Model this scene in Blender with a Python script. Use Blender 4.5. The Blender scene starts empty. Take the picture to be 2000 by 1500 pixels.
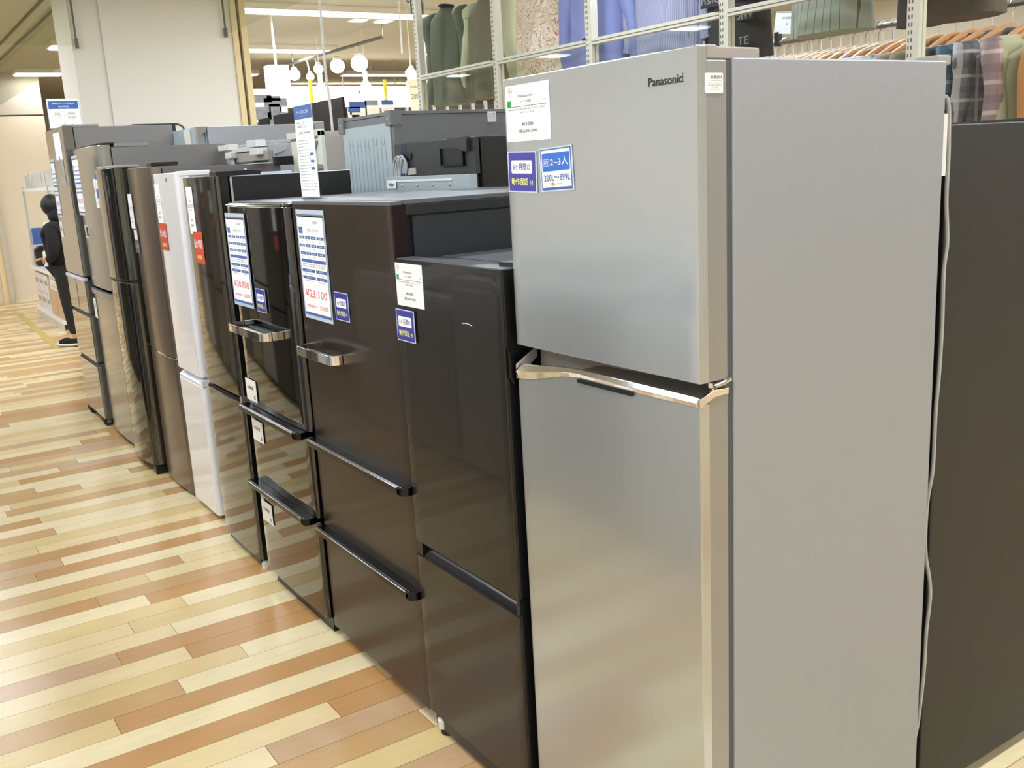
import bpy, bmesh, math, random
from mathutils import Vector, Matrix
random.seed(7)
S = bpy.context.scene
COL = S.collection

# ------------------------------------------------------------------ camera
CAMZ = 1.5
RX = Vector((0.830935, -0.553803, -0.053373))      # world axes seen in the camera (x right, y down, z forward)
ROWS = [(0.830935, -0.553803, -0.053373), (-0.166839, -0.156508, -0.973483), (0.530765, 0.817807, -0.222444)]
FPX = 1898.5
right = Vector(ROWS[0]); down = Vector(ROWS[1]); fwd = Vector(ROWS[2])
cam = bpy.data.cameras.new('camera'); cam.sensor_width = 36; cam.lens = FPX / 2000 * 36
cam.clip_start = 0.05; cam.clip_end = 100
camo = bpy.data.objects.new('camera', cam); COL.objects.link(camo)
mw = Matrix.Identity(4)
for i in range(3):
    mw[i][0] = right[i]; mw[i][1] = -down[i]; mw[i][2] = -fwd[i]
mw[2][3] = CAMZ
camo.matrix_world = mw
S.camera = camo
S.view_settings.view_transform = 'Standard'; S.view_settings.look = 'None'
S.view_settings.gamma = 1; S.view_settings.use_curve_mapping = False
S.view_settings.exposure = -0.45

# ------------------------------------------------------------------ world (the closed shop needs almost none)
W = bpy.data.worlds.new('world'); S.world = W; W.use_nodes = True
W.node_tree.nodes['Background'].inputs[0].default_value = (1, .97, .92, 1)
W.node_tree.nodes['Background'].inputs[1].default_value = 0.3
CEIL = 3.0

def ray(px, py):
    return right * ((px - 1000) / FPX) + down * ((py - 750) / FPX) + fwd
def at_x(px, py, x):
    d = ray(px, py); t = x / d.x; return Vector((0, 0, CAMZ)) + d * t
def at_y(px, py, y):
    d = ray(px, py); t = y / d.y; return Vector((0, 0, CAMZ)) + d * t
def at_z(px, py, z):
    d = ray(px, py); t = (z - CAMZ) / d.z; return Vector((0, 0, CAMZ)) + d * t

# ------------------------------------------------------------------ ceiling lamps' own light
def area(name, loc, sx, sy, power, color=(.745, .885, 1.06)):
    l = bpy.data.lights.new(name, 'AREA'); l.shape = 'RECTANGLE'; l.size = sx; l.size_y = sy
    l.energy = power; l.color = color
    o = bpy.data.objects.new(name, l); o.location = loc; COL.objects.link(o)
    return o
LIGHT_ROWS = [-2.2, 0.6, 3.4, 6.2, 8.95, 11.7, 14.45]
STRIPS = []       # (x0, x1, y, half width)
for y in LIGHT_ROWS:
    STRIPS.append((-2.6, -1.4, y, .15))
    if y < 12: STRIPS.append((-0.6, 0.6, y, .15))
    STRIPS.append((2.0, 2.55, y, .15))
    STRIPS.append((3.1, 5.2, y, .11))
    STRIPS.append((6.6, 8.3, y, .11))
    if y > 8: STRIPS.append((9.6, 11.6, y, .11))
for (x0, x1, y, hw) in STRIPS:
    area('lamp_light', ((x0 + x1) / 2, y, CEIL - .075), x1 - x0, hw * 2, (34 if y < 14 else 12) * (x1 - x0))

# ------------------------------------------------------------------ materials
def lin(h):
    h = h.lstrip('#'); c = [int(h[i:i + 2], 16) / 255 for i in (0, 2, 4)]
    return tuple(((v + .055) / 1.055) ** 2.4 if v > .04045 else v / 12.92 for v in c) + (1,)
MATS = {}
def mat(name, color, rough=.5, metal=0, bump=0, bscale=300, coat=0, emit=0, spec=.5, trans=0, noise=0, nscale=6, aniso=0):
    m = bpy.data.materials.new(name); m.use_nodes = True; nt = m.node_tree; b = nt.nodes['Principled BSDF']
    b.inputs['Base Color'].default_value = lin(color); b.inputs['Roughness'].default_value = rough
    b.inputs['Metallic'].default_value = metal; b.inputs['Coat Weight'].default_value = coat
    b.inputs['Coat Roughness'].default_value = .03
    b.inputs['Specular IOR Level'].default_value = spec
    b.inputs['Transmission Weight'].default_value = trans
    if emit:
        b.inputs['Emission Color'].default_value = lin(color); b.inputs['Emission Strength'].default_value = emit
    tc = nt.nodes.new('ShaderNodeTexCoord')
    if bump:
        n = nt.nodes.new('ShaderNodeTexNoise'); n.inputs['Scale'].default_value = bscale; n.inputs['Detail'].default_value = 3
        bp = nt.nodes.new('ShaderNodeBump'); bp.inputs['Strength'].default_value = bump; bp.inputs['Distance'].default_value = .001
        nt.links.new(tc.outputs['Object'], n.inputs['Vector']); nt.links.new(n.outputs['Fac'], bp.inputs['Height'])
        nt.links.new(bp.outputs['Normal'], b.inputs['Normal'])
    if noise:
        n = nt.nodes.new('ShaderNodeTexNoise'); n.inputs['Scale'].default_value = nscale; n.inputs['Detail'].default_value = 5
        mx = nt.nodes.new('ShaderNodeMix'); mx.data_type = 'RGBA'; mx.blend_type = 'MULTIPLY'
        rp = nt.nodes.new('ShaderNodeMapRange'); rp.inputs[3].default_value = 1 - noise; rp.inputs[4].default_value = 1 + noise
        nt.links.new(tc.outputs['Object'], n.inputs['Vector']); nt.links.new(n.outputs['Fac'], rp.inputs[0])
        mx.inputs[0].default_value = 1; mx.inputs[6].default_value = lin(color); nt.links.new(rp.outputs[0], mx.inputs[7])
        nt.links.new(mx.outputs[2], b.inputs['Base Color'])
    MATS[name] = m
    return m
def gloss_wavy(name, color, rough, metal, coat, wav, wscale=1.2, spec=.5):
    """glossy sheet whose reflection wobbles a little, as pressed steel does"""
    m = mat(name, color, rough, metal, coat=coat, spec=spec); nt = m.node_tree; b = nt.nodes['Principled BSDF']
    tc = nt.nodes.new('ShaderNodeTexCoord'); mp = nt.nodes.new('ShaderNodeMapping'); mp.inputs['Scale'].default_value = (1, 1.4, .6)
    n = nt.nodes.new('ShaderNodeTexNoise'); n.inputs['Scale'].default_value = wscale * 3; n.inputs['Detail'].default_value = 0
    bp = nt.nodes.new('ShaderNodeBump'); bp.inputs['Strength'].default_value = wav; bp.inputs['Distance'].default_value = .02
    nt.links.new(tc.outputs['Object'], mp.inputs[0]); nt.links.new(mp.outputs[0], n.inputs['Vector'])
    nt.links.new(n.outputs['Fac'], bp.inputs['Height'])
    nt.links.new(bp.outputs['Normal'], b.inputs['Normal']); nt.links.new(bp.outputs['Normal'], b.inputs['Coat Normal'])
    return m
def plaid(name, base, l1, l2, sc=14):
    m = mat(name, base, .85); nt = m.node_tree; b = nt.nodes['Principled BSDF']
    tc = nt.nodes.new('ShaderNodeTexCoord'); sp = nt.nodes.new('ShaderNodeSeparateXYZ'); nt.links.new(tc.outputs['Object'], sp.inputs[0])
    prev = None
    for k, (ax, colr, s, th) in enumerate(((0, l1, sc, .72), (2, l1, sc, .72), (0, l2, sc * 1.01, .25), (2, l2, sc * 1.01, .25))):
        a = nt.nodes.new('ShaderNodeMath'); a.operation = 'MULTIPLY'; a.inputs[1].default_value = s; nt.links.new(sp.outputs[ax], a.inputs[0])
        f = nt.nodes.new('ShaderNodeMath'); f.operation = 'FRACT'; nt.links.new(a.outputs[0], f.inputs[0])
        g = nt.nodes.new('ShaderNodeMath'); g.operation = 'COMPARE'; g.inputs[1].default_value = th; g.inputs[2].default_value = .14 if k < 2 else .07
        nt.links.new(f.outputs[0], g.inputs[0])
        mu = nt.nodes.new('ShaderNodeMath'); mu.operation = 'MULTIPLY'; mu.inputs[1].default_value = .6; nt.links.new(g.outputs[0], mu.inputs[0])
        mx = nt.nodes.new('ShaderNodeMix'); mx.data_type = 'RGBA'; mx.inputs[7].default_value = lin(colr)
        nt.links.new(mu.outputs[0], mx.inputs[0])
        if prev is None: mx.inputs[6].default_value = lin(base)
        else: nt.links.new(prev.outputs[2], mx.inputs[6])
        prev = mx
    nt.links.new(prev.outputs[2], b.inputs['Base Color'])
    return m
def stripes(name, base, line, sc=40, th=.12):
    m = mat(name, base, .85); nt = m.node_tree; b = nt.nodes['Principled BSDF']
    tc = nt.nodes.new('ShaderNodeTexCoord'); sp = nt.nodes.new('ShaderNodeSeparateXYZ'); nt.links.new(tc.outputs['Object'], sp.inputs[0])
    a = nt.nodes.new('ShaderNodeMath'); a.operation = 'MULTIPLY'; a.inputs[1].default_value = sc; nt.links.new(sp.outputs[0], a.inputs[0])
    f = nt.nodes.new('ShaderNodeMath'); f.operation = 'FRACT'; nt.links.new(a.outputs[0], f.inputs[0])
    g = nt.nodes.new('ShaderNodeMath'); g.operation = 'LESS_THAN'; g.inputs[1].default_value = th; nt.links.new(f.outputs[0], g.inputs[0])
    mx = nt.nodes.new('ShaderNodeMix'); mx.data_type = 'RGBA'; mx.inputs[6].default_value = lin(base); mx.inputs[7].default_value = lin(line)
    nt.links.new(g.outputs[0], mx.inputs[0]); nt.links.new(mx.outputs[2], b.inputs['Base Color'])
    return m
def glassmat(name, tint, refl=1.0):
    m = bpy.data.materials.new(name); m.use_nodes = True; nt = m.node_tree; nt.nodes.clear()
    o = nt.nodes.new('ShaderNodeOutputMaterial'); t = nt.nodes.new('ShaderNodeBsdfTransparent'); t.inputs[0].default_value = lin(tint)
    g = nt.nodes.new('ShaderNodeBsdfGlossy'); g.inputs['Roughness'].default_value = .01
    fr = nt.nodes.new('ShaderNodeFresnel'); fr.inputs[0].default_value = 1.45
    ge = nt.nodes.new('ShaderNodeNewGeometry'); sb = nt.nodes.new('ShaderNodeMath'); sb.operation = 'SUBTRACT'; sb.inputs[0].default_value = min(refl, 1.0)
    nt.links.new(ge.outputs['Backfacing'], sb.inputs[1])          # no second reflection inside the thin sheet
    ma = nt.nodes.new('ShaderNodeMath'); ma.operation = 'MULTIPLY'; ma.use_clamp = True; nt.links.new(sb.outputs[0], ma.inputs[1])
    mx = nt.nodes.new('ShaderNodeMixShader'); nt.links.new(fr.outputs[0], ma.inputs[0]); nt.links.new(ma.outputs[0], mx.inputs[0])
    nt.links.new(t.outputs[0], mx.inputs[1]); nt.links.new(g.outputs[0], mx.inputs[2]); nt.links.new(mx.outputs[0], o.inputs[0])
    MATS[name] = m; return m

mat('silver_side', '#9da1a6', .42, .25, bump=.28, bscale=260)
gloss_wavy('silver_door', '#babfc2', .2, .75, .25, .12, .7)
mat('silver_door_edge', '#9f9f9d', .35, .6)
mat('chrome', '#e8e8ea', .06, 1)
mat('grey_metal', '#8d8b88', .3, .8)  # dull dark-grey metal of the grip trough, its own colour
mat('taupe_plastic', '#a39c97', .5)
mat('gasket', '#55585c', .6)
gloss_wavy('dark_steel', '#34322f', .26, .7, .25, .06, .8)
gloss_wavy('brown_steel', '#433932', .33, .7, .15, .04, .8)
mat('brown_edge', '#2a1714', .35, .3)
gloss_wavy('piano_black', '#0c0b0a', .05, .2, .8, .05, .8, spec=.8)
gloss_wavy('grey_mirror', '#5c5953', .07, .9, .4, .05, .9)
gloss_wavy('olive_mirror', '#55544e', .07, .9, .4, .06, .9)
gloss_wavy('bronze_steel', '#877a70', .3, .8, .2, .05)
mat('bronze_side', '#6b6260', .4, .2)
mat('white_gloss', '#e9e8ea', .12, 0, coat=.6)
mat('white_side', '#d8dbe6', .3, 0)
gloss_wavy('champagne_steel', '#9c9c98', .22, .7, .2, .05)
mat('champagne_edge', '#9d9fa3', .25, .6)
gloss_wavy('glass_silver', '#85847f', .12, .7, .6, .04)
mat('grey_side', '#8f8c8a', .5, .1, bump=.3)
mat('black_side', '#131315', .38, 0, bump=.3)
mat('black_top', '#6f7275', .3, .3)
mat('charcoal_side', '#2e2f30', .45, 0, bump=.4)
mat('graphite_side', '#2b2b2a', .5, .2, bump=.4)
mat('black_plastic', '#0c0c0e', .35)
mat('gloss_black_plastic', '#08080a', .2, spec=.35)
mat('foot', '#1a1a1a', .6)
mat('bluegrey_panel', '#b4c2c8', .4, .3, bump=.2)
mat('midgrey_side', '#77787a', .5, .1, bump=.3)
mat('beige_side', '#b0aaa0', .5)
mat('pale_steel', '#b4b9bf', .35, .4)
mat('cream_plastic', '#dcdccf', .5)
mat('white_plastic', '#e8e8e6', .4)
mat('cord_grey', '#b9bcbc', .5)
mat('cord_dark', '#3a3a3c', .5)
mat('paper', '#f2f2f2', .7)
mat('paper_warm', '#efe9dd', .7)
mat('ink', '#2b2b2b', .8)
mat('ink_grey', '#6d6d70', .8)
mat('barcode', '#8c8587', .8)
mat('blue_card', '#3a36a0', .3, coat=.3)
mat('blue_ink', '#2a3a8c', .7)
mat('blue_bright', '#2f6ccc', .5)
mat('blue_table', '#4063a8', .6)
mat('yellow_ink', '#eef08a', .7)
mat('green_ink', '#2f9a44', .7)
mat('red_ink', '#e05a56', .7)
mat('red_card', '#cf4a32', .4)
mat('orange_ink', '#d88a4a', .7)
mat('plastic_sleeve', '#c9d6e6', .15, coat=.3)
mat('red_plastic', '#a01f22', .35)
mat('mirror_black_tv', '#171313', .55, spec=.25)
mat('wall_cream', '#dccfb8', .75, noise=.03, nscale=2)
mat('wall_white', '#e6e2d8', .7, bump=.15, bscale=400)
mat('wall_brown', '#c2b9ab', .75)
mat('ceiling_mat', '#b8b2a0', .8)
mat('wood_cream', '#e3cfa0', .5)
mat('rail_white', '#dedbcc', .45, noise=.02)
mat('slot_dark', '#6d6a60', .7)
mat('yellow_pole', '#e3d63a', .5)
mat('cardboard', '#c8a684', .8, noise=.05, nscale=9)
mat('box_white', '#dcd5d3', .7)
mat('box_yellow', '#cbb86a', .7)
mat('black_cloth', '#17171a', .9, bump=.6, bscale=120)
mat('black_cloth_soft', '#232326', .85, bump=.5, bscale=60)
mat('skin', '#d8a98a', .5)
mat('hair', '#141212', .55)
mat('khaki_green', '#5c6250', .85, noise=.08, nscale=12)
mat('olive_cloth', '#6e6a55', .85, noise=.08, nscale=12)
mat('pale_sage', '#b9bda0', .85)
mat('blue_shirt', '#8d96cf', .85, noise=.05, nscale=16)
stripes('lavender_shirt', '#9297bd', '#b9bbd6', 130, .4)
mat('tee_black', '#37353a', .9, noise=.1, nscale=20)
mat('pin_white', '#9a9aa0', .8)
stripes('pin_stripe', '#a9b0a6', '#6f6e68', 26, .09)
mat('charcoal_cloth', '#4b464a', .9)
mat('taupe_skirt', '#55493f', .9, noise=.06, nscale=16)
mat('hanger_wood', '#cc935c', .5, noise=.08, nscale=30)
mat('hanger_white', '#e6e6e2', .4)
mat('steel', '#a8a49e', .3, .9)
mat('dark_steel_rail', '#7f7870', .35, .7)
mat('lamp_glow', '#fffaf0', .5, emit=4)
mat('tube_glow', '#fff6e8', .5, emit=14)
mat('screen_glow', '#f4fff4', .5, emit=3.5)
mat('exit_green', '#8fdcb0', .5, emit=1.6)
mat('lamp_body', '#e8e4da', .5)
mat('security_black', '#1c1a19', .4)
mat('tan_card', '#d8c9a8', .7)
mat('fixture_white', '#e9e5da', .5)
mat('washer_white', '#d9dade', .25, coat=.3)
mat('washer_silver', '#9fa3a8', .3, .4)
mat('washer_lid', '#3d4654', .08, coat=.8)
mat('shelf_back', '#c9c9c4', .6)
mat('shelf_panel_dark', '#5c5650', .7)
mat('mixed_goods', '#8b8f96', .6, noise=.6, nscale=40)
glassmat('glass_clear', '#fafcf9', 1.0)
glassmat('glass_smoke', '#f8faf5', .8)
glassmat('acrylic', '#f2f5f7', 1.2)

# floral
m = mat('floral_cloth', '#e6dcc8', .85); nt = m.node_tree
tc = nt.nodes.new('ShaderNodeTexCoord'); v = nt.nodes.new('ShaderNodeTexNoise'); v.inputs['Scale'].default_value = 9; v.inputs['Detail'].default_value = 3; v.inputs['Distortion'].default_value = 2.5
cr = nt.nodes.new('ShaderNodeValToRGB'); e = cr.color_ramp.elements
e[0].position = 0; e[0].color = lin('#e9dfcc'); e[1].position = 1; e[1].color = lin('#e6dcc8')
for p_, c_ in ((.40, '#e9dfcc'), (.43, '#b98a5c'), (.46, '#ece2d0'), (.55, '#e9dfcc'), (.575, '#c0504a'), (.60, '#efe7d6'), (.66, '#c9b078'), (.70, '#ece2d0')):
    q = e.new(p_); q.color = lin(c_)
nt.links.new(tc.outputs['Object'], v.inputs['Vector']); nt.links.new(v.outputs['Fac'], cr.inputs[0]); nt.links.new(cr.outputs[0], nt.nodes['Principled BSDF'].inputs['Base Color'])

def wood(name, color):
    m = bpy.data.materials.new(name); m.use_nodes = True; nt = m.node_tree; b = nt.nodes['Principled BSDF']
    tc = nt.nodes.new('ShaderNodeTexCoord'); mp = nt.nodes.new('ShaderNodeMapping'); mp.inputs['Scale'].default_value = (1.6, 26, 1)
    n = nt.nodes.new('ShaderNodeTexNoise'); n.inputs['Scale'].default_value = 2.2; n.inputs['Detail'].default_value = 6; n.inputs['Distortion'].default_value = .3
    n2 = nt.nodes.new('ShaderNodeTexNoise'); n2.inputs['Scale'].default_value = 5; n2.inputs['Detail'].default_value = 4
    r1 = nt.nodes.new('ShaderNodeMapRange'); r1.inputs[3].default_value = .90; r1.inputs[4].default_value = 1.08
    r2 = nt.nodes.new('ShaderNodeMapRange'); r2.inputs[3].default_value = .86; r2.inputs[4].default_value = 1.12
    mu = nt.nodes.new('ShaderNodeMath'); mu.operation = 'MULTIPLY'
    mx = nt.nodes.new('ShaderNodeMix'); mx.data_type = 'RGBA'; mx.blend_type = 'MULTIPLY'; mx.inputs[0].default_value = 1; mx.inputs[6].default_value = lin(color)
    nt.links.new(tc.outputs['Object'], mp.inputs[0]); nt.links.new(mp.outputs[0], n.inputs['Vector']); nt.links.new(tc.outputs['Object'], n2.inputs['Vector'])
    nt.links.new(n.outputs['Fac'], r1.inputs[0]); nt.links.new(n2.outputs['Fac'], r2.inputs[0])
    nt.links.new(r1.outputs[0], mu.inputs[0]); nt.links.new(r2.outputs[0], mu.inputs[1]); nt.links.new(mu.outputs[0], mx.inputs[7])
    nt.links.new(mx.outputs[2], b.inputs['Base Color'])
    rr = nt.nodes.new('ShaderNodeMapRange'); rr.inputs[3].default_value = .20; rr.inputs[4].default_value = .28
    nt.links.new(n2.outputs['Fac'], rr.inputs[0]); nt.links.new(rr.outputs[0], b.inputs['Roughness'])
    b.inputs['Specular IOR Level'].default_value = .5
    MATS[name] = m
TONES = {'c': '#e8d09e', 'C': '#eedbae', 'y': '#dec48a', 't': '#c79f6a', 'o': '#c2935c', 'p': '#c9a57c', 'g': '#5b4426', 'Y': '#c8b24a'}
for k_, c_ in TONES.items(): wood('plank_' + k_, c_)

# ------------------------------------------------------------------ mesh builder
TXT = {}
def text_geo(body, bold):
    key = (body, bold)
    if key in TXT: return TXT[key]
    c = bpy.data.curves.new('tmp', 'FONT'); c.body = body; c.size = 1; c.offset = bold; c.resolution_u = 2
    o = bpy.data.objects.new('tmp', c); COL.objects.link(o)
    dg = bpy.context.evaluated_depsgraph_get(); me = bpy.data.meshes.new_from_object(o.evaluated_get(dg))
    vs = [(v.co.x, v.co.y) for v in me.vertices]; fs = [tuple(p.vertices) for p in me.polygons]
    bpy.data.objects.remove(o); bpy.data.curves.remove(c); bpy.data.meshes.remove(me)
    if vs:
        x0 = min(v[0] for v in vs); x1 = max(v[0] for v in vs); y0 = min(v[1] for v in vs); y1 = max(v[1] for v in vs)
    else: x0 = y0 = 0; x1 = y1 = 1
    vs = [((v[0] - x0) / (x1 - x0), (v[1] - y0) / (y1 - y0)) for v in vs]
    TXT[key] = (vs, fs, (x1 - x0) / (y1 - y0)); return TXT[key]

class MB:
    def __init__(s): s.v = []; s.f = []; s.m = []; s.mats = []
    def mi(s, m):
        if m not in s.mats: s.mats.append(m)
        return s.mats.index(m)
    def raw(s, vs, fs, m):
        b = len(s.v); s.v += [tuple(v) for v in vs]; i = s.mi(m)
        for f in fs: s.f.append(tuple(b + k for k in f)); s.m.append(i)
        return s
    def box(s, x0, x1, y0, y1, z0, z1, m):
        v = [(x, y, z) for x in (x0, x1) for y in (y0, y1) for z in (z0, z1)]
        return s.raw(v, [(0, 1, 3, 2), (4, 6, 7, 5), (0, 4, 5, 1), (2, 3, 7, 6), (0, 2, 6, 4), (1, 5, 7, 3)], m)
    def prism(s, poly, ax, a0, a1, m):
        n = len(poly); ar = sum(poly[i][0] * poly[(i + 1) % n][1] - poly[(i + 1) % n][0] * poly[i][1] for i in range(n))
        if ar < 0: poly = poly[::-1]
        def P(p, a): return {'z': (p[0], p[1], a), 'y': (p[0], a, p[1]), 'x': (a, p[0], p[1])}[ax]
        v = [P(p, a0) for p in poly] + [P(p, a1) for p in poly]
        fs = [tuple(range(n))[::-1], tuple(range(n, 2 * n))] + [(i, (i + 1) % n, n + (i + 1) % n, n + i) for i in range(n)]
        if ax == 'y': fs = [f[::-1] for f in fs]
        return s.raw(v, fs, m)
    def tube(s, pts, r, m, seg=8, cap=True):
        pts = [Vector(p) for p in pts]; n = len(pts); rr = r if isinstance(r, (list, tuple)) else [r] * n
        vs = []; up = Vector((0, 0, 1)); prev = None
        for i, p in enumerate(pts):
            t = (pts[min(i + 1, n - 1)] - pts[max(i - 1, 0)]).normalized()
            if prev is None:
                a = t.cross(up if abs(t.z) < .95 else Vector((1, 0, 0))).normalized()
            else:
                a = (prev - t * prev.dot(t)).normalized()
            prev = a; b = t.cross(a)
            for k in range(seg):
                w = 2 * math.pi * k / seg; vs.append(p + (a * math.cos(w) + b * math.sin(w)) * rr[i])
        fs = [(i * seg + k, i * seg + (k + 1) % seg, (i + 1) * seg + (k + 1) % seg, (i + 1) * seg + k) for i in range(n - 1) for k in range(seg)]
        if cap: fs += [tuple(range(seg))[::-1], tuple((n - 1) * seg + k for k in range(seg))]
        return s.raw(vs, fs, m)
    def lathe(s, prof, c, m, seg=20):
        return s.tube([(c[0], c[1], c[2] + z) for r, z in prof], [max(r, .0005) for r, z in prof], m, seg)
    def ball(s, c, r, m, n=10):
        rx, ry, rz = r if isinstance(r, (list, tuple)) else (r, r, r); vs = []; fs = []
        for i in range(n + 1):
            a = math.pi * i / n
            for k in range(2 * n):
                w = math.pi * k / n; vs.append((c[0] + rx * math.sin(a) * math.cos(w), c[1] + ry * math.sin(a) * math.sin(w), c[2] + rz * math.cos(a)))
        for i in range(n):
            for k in range(2 * n): fs.append((i * 2 * n + k, (i + 1) * 2 * n + k, (i + 1) * 2 * n + (k + 1) % (2 * n), i * 2 * n + (k + 1) % (2 * n)))
        return s.raw(vs, fs, m)
    def slab(s, x0, x1, y0, y1, z0, z1, m, bulge=0, rc=.012, back=None):
        """door: flat back at x1, front at x0 bowed forward in the middle, its two upright corners rounded"""
        pts = []; n = 16
        for k in range(7):
            a = k / 6 * math.pi / 2; pts.append((x0 + bulge + rc - rc * math.sin(a) , y0 + rc - rc * math.cos(a)))
        for k in range(1, n):
            t = -1 + 2 * k / n; pts.append((x0 + bulge * t * t, y0 + rc + (y1 - y0 - 2 * rc) * k / n))
        for k in range(7):
            a = math.pi / 2 - k / 6 * math.pi / 2; pts.append((x0 + bulge + rc - rc * math.sin(a), y1 - rc + rc * math.cos(a)))
        pts += [(x1, y1), (x1, y0)]
        return s.prism(pts, 'z', z0, z1, m)
    def build(s, name, parent=None, bevel=0, smooth=True, origin=None, angle=35, seg=2):
        me = bpy.data.meshes.new(name)
        o0 = Vector((0, 0, 0))
        if origin is not None: o0 = Vector(origin)
        elif parent is not None: o0 = ORG.get(parent.name, Vector((0, 0, 0)))
        me.from_pydata([tuple(Vector(v) - o0) for v in s.v], [], s.f)
        for m in s.mats: me.materials.append(MATS[m])
        me.polygons.foreach_set('material_index', s.m); me.update()
        if smooth:
            me.polygons.foreach_set('use_smooth', [True] * len(me.polygons)); me.set_sharp_from_angle(angle=math.radians(angle))
        o = bpy.data.objects.new(name, me); COL.objects.link(o)
        if parent is not None: o.parent = parent; ORG[o.name] = o0
        else:
            o.location = o0; ORG[o.name] = o0
        if bevel:
            b = o.modifiers.new('edge', 'BEVEL'); b.width = bevel; b.segments = seg; b.limit_method = 'ANGLE'; b.angle_limit = math.radians(40); b.harden_normals = smooth
        return o
ORG = {}
def thing(name, label, cat, loc, group=None, rotz=0):
    o = bpy.data.objects.new(name, None); COL.objects.link(o); o.empty_display_size = .1
    o.location = loc; o.rotation_euler = (0, 0, rotz); o['label'] = label; o['category'] = cat
    ORG[o.name] = Vector(loc) if rotz == 0 else Vector((0, 0, 0))
    if group: o['group'] = group
    return o
def tag(o, label, cat, group=None, kind=None):
    o['label'] = label; o['category'] = cat
    if group: o['group'] = group
    if kind: o['kind'] = kind
    return o
def struct(o): o['kind'] = 'structure'; return o
def dup(root, loc, label, group=None, rotz=None):
    r = root.copy(); COL.objects.link(r); r.location = loc; r['label'] = label
    if rotz is not None: r.rotation_euler = (0, 0, rotz)
    if group: r['group'] = group
    for ch in list(root.children):
        c = ch.copy(); COL.objects.link(c); c.parent = r
        for g in ch.children:
            d = g.copy(); COL.objects.link(d); d.parent = c
    return r

class Card:
    """a printed card: local u right, v up, n towards the reader"""
    def __init__(s, c, w, h, face='front', tilt=0, th=.0012, m='paper', rc=0, yaw=0):
        s.c = Vector(c); s.w = w; s.h = h; s.mb = MB()
        if face == 'front': U = Vector((0, -1, 0)); N = Vector((-1, 0, 0))
        elif face == 'side': U = Vector((1, 0, 0)); N = Vector((0, -1, 0))
        else: U, N = face
        V = Vector((0, 0, 1))
        if yaw: R = Matrix.Rotation(yaw, 3, 'Z'); U = R @ U; N = R @ N
        if tilt: R = Matrix.Rotation(tilt, 3, N); U = R @ U; V = R @ V
        s.U, s.V, s.N = U, V, N; s.th = th
        p = s.rr(-w / 2, w / 2, -h / 2, h / 2, rc)
        n = len(p); vs = [s.P(a, b, 0) for a, b in p] + [s.P(a, b, th) for a, b in p]
        s.mb.raw(vs, [tuple(range(n))[::-1], tuple(range(n, 2 * n))] + [(i, (i + 1) % n, n + (i + 1) % n, n + i) for i in range(n)], m)
        s.lv = th
    def rr(s, u0, u1, v0, v1, r):
        if not r: return [(u0, v0), (u1, v0), (u1, v1), (u0, v1)]
        out = []
        for cx, cy, a0 in ((u1 - r, v0 + r, -90), (u1 - r, v1 - r, 0), (u0 + r, v1 - r, 90), (u0 + r, v0 + r, 180)):
            for k in range(5):
                a = math.radians(a0 + k * 22.5); out.append((cx + r * math.cos(a), cy + r * math.sin(a)))
        return out
    def P(s, u, v, n): return s.c + s.U * u + s.V * v + s.N * n
    def rect(s, u0, u1, v0, v1, m, r=0, up=1):
        """u,v as fractions of the card, from the lower left corner"""
        p = s.rr((u0 - .5) * s.w, (u1 - .5) * s.w, (v0 - .5) * s.h, (v1 - .5) * s.h, r)
        s.mb.raw([s.P(a, b, s.lv + .00025 * up) for a, b in p], [tuple(range(len(p)))], m); return s
    def text(s, body, u, v, hh, m, ww=None, bold=0, up=3, anchor=.5):
        """hh: glyph height, ww: run width, both as fractions of the card"""
        vs, fs, asp = text_geo(body, bold)
        H = hh * s.h; Wd = ww * s.w if ww else H * asp
        cu = (u - .5) * s.w; cv = (v - .5) * s.h
        s.mb.raw([s.P(cu + (a - anchor) * Wd, cv + (b - .5) * H, s.lv + .00025 * up) for a, b in vs], fs, m); return s
    def ring(s, u, v, r, m, t=.12):
        cu = (u - .5) * s.w; cv = (v - .5) * s.h; n = 24; vs = []
        for k in range(n):
            a = 2 * math.pi * k / n
            for q in (r, r * (1 - t)): vs.append(s.P(cu + q * math.cos(a), cv + q * math.sin(a), s.lv + .0005))
        s.mb.raw(vs, [(2 * k, (2 * k + 2) % (2 * n), (2 * k + 3) % (2 * n), 2 * k + 1) for k in range(n)], m); return s
    def build(s, name, parent=None, label=None):
        o = s.mb.build(name, parent, smooth=False)
        if label: o['label'] = label
        return o

# =================================================================== ROOM SHELL
# floor planks: rows across y, boards along x; tone belongs to each board
PITCH = .1035; OFF = 2.674
spec = {-3: [(-9, 'c'), (.9, 'o')], -2: [(-9, 'o'), (1.1, 'y')], -1: [(-9, 'C')], 0: [(-9, 'y'), (.372, 'o')], 1: [(-9, 't'), (.58, 'C')],
        2: [(-9, 'y'), (.808, 'C')], 3: [(-9, 'c'), (.66, 'o')], 4: [(-9, 'p'), (.465, 'o')], 5: [(-9, 'c'), (.667, 'C')],
        6: [(-9, 'c'), (.55, 'y')], 7: [(-9, 'y'), (.758, 'C')], 8: [(-9, 'C'), (.655, 'o')], 9: [(-9, 'o'), (.50, 't')],
        10: [(-9, 'y'), (.704, 'c')], 11: [(-9, 't'), (.86, 'c')], 12: [(-9, 'C')], 13: [(-9, 't'), (.35, 'o')], 14: [(-9, 'p'), (.461, 'C')],
        15: [(-9, 'o'), (.7, 't')], 16: [(-9, 'y'), (.4, 'c')], 17: [(-9, 'y')], 18: [(-9, 't'), (.5, 'C')], 19: [(-9, 'C')]}
fb = MB(); rnd = random.Random(11)
FX0, FX1, FY0, FY1 = -3.6, 14, -5, 20
k0 = int((FY0 - OFF) / PITCH) - 1; k1 = int((FY1 - OFF) / PITCH) + 1
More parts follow.
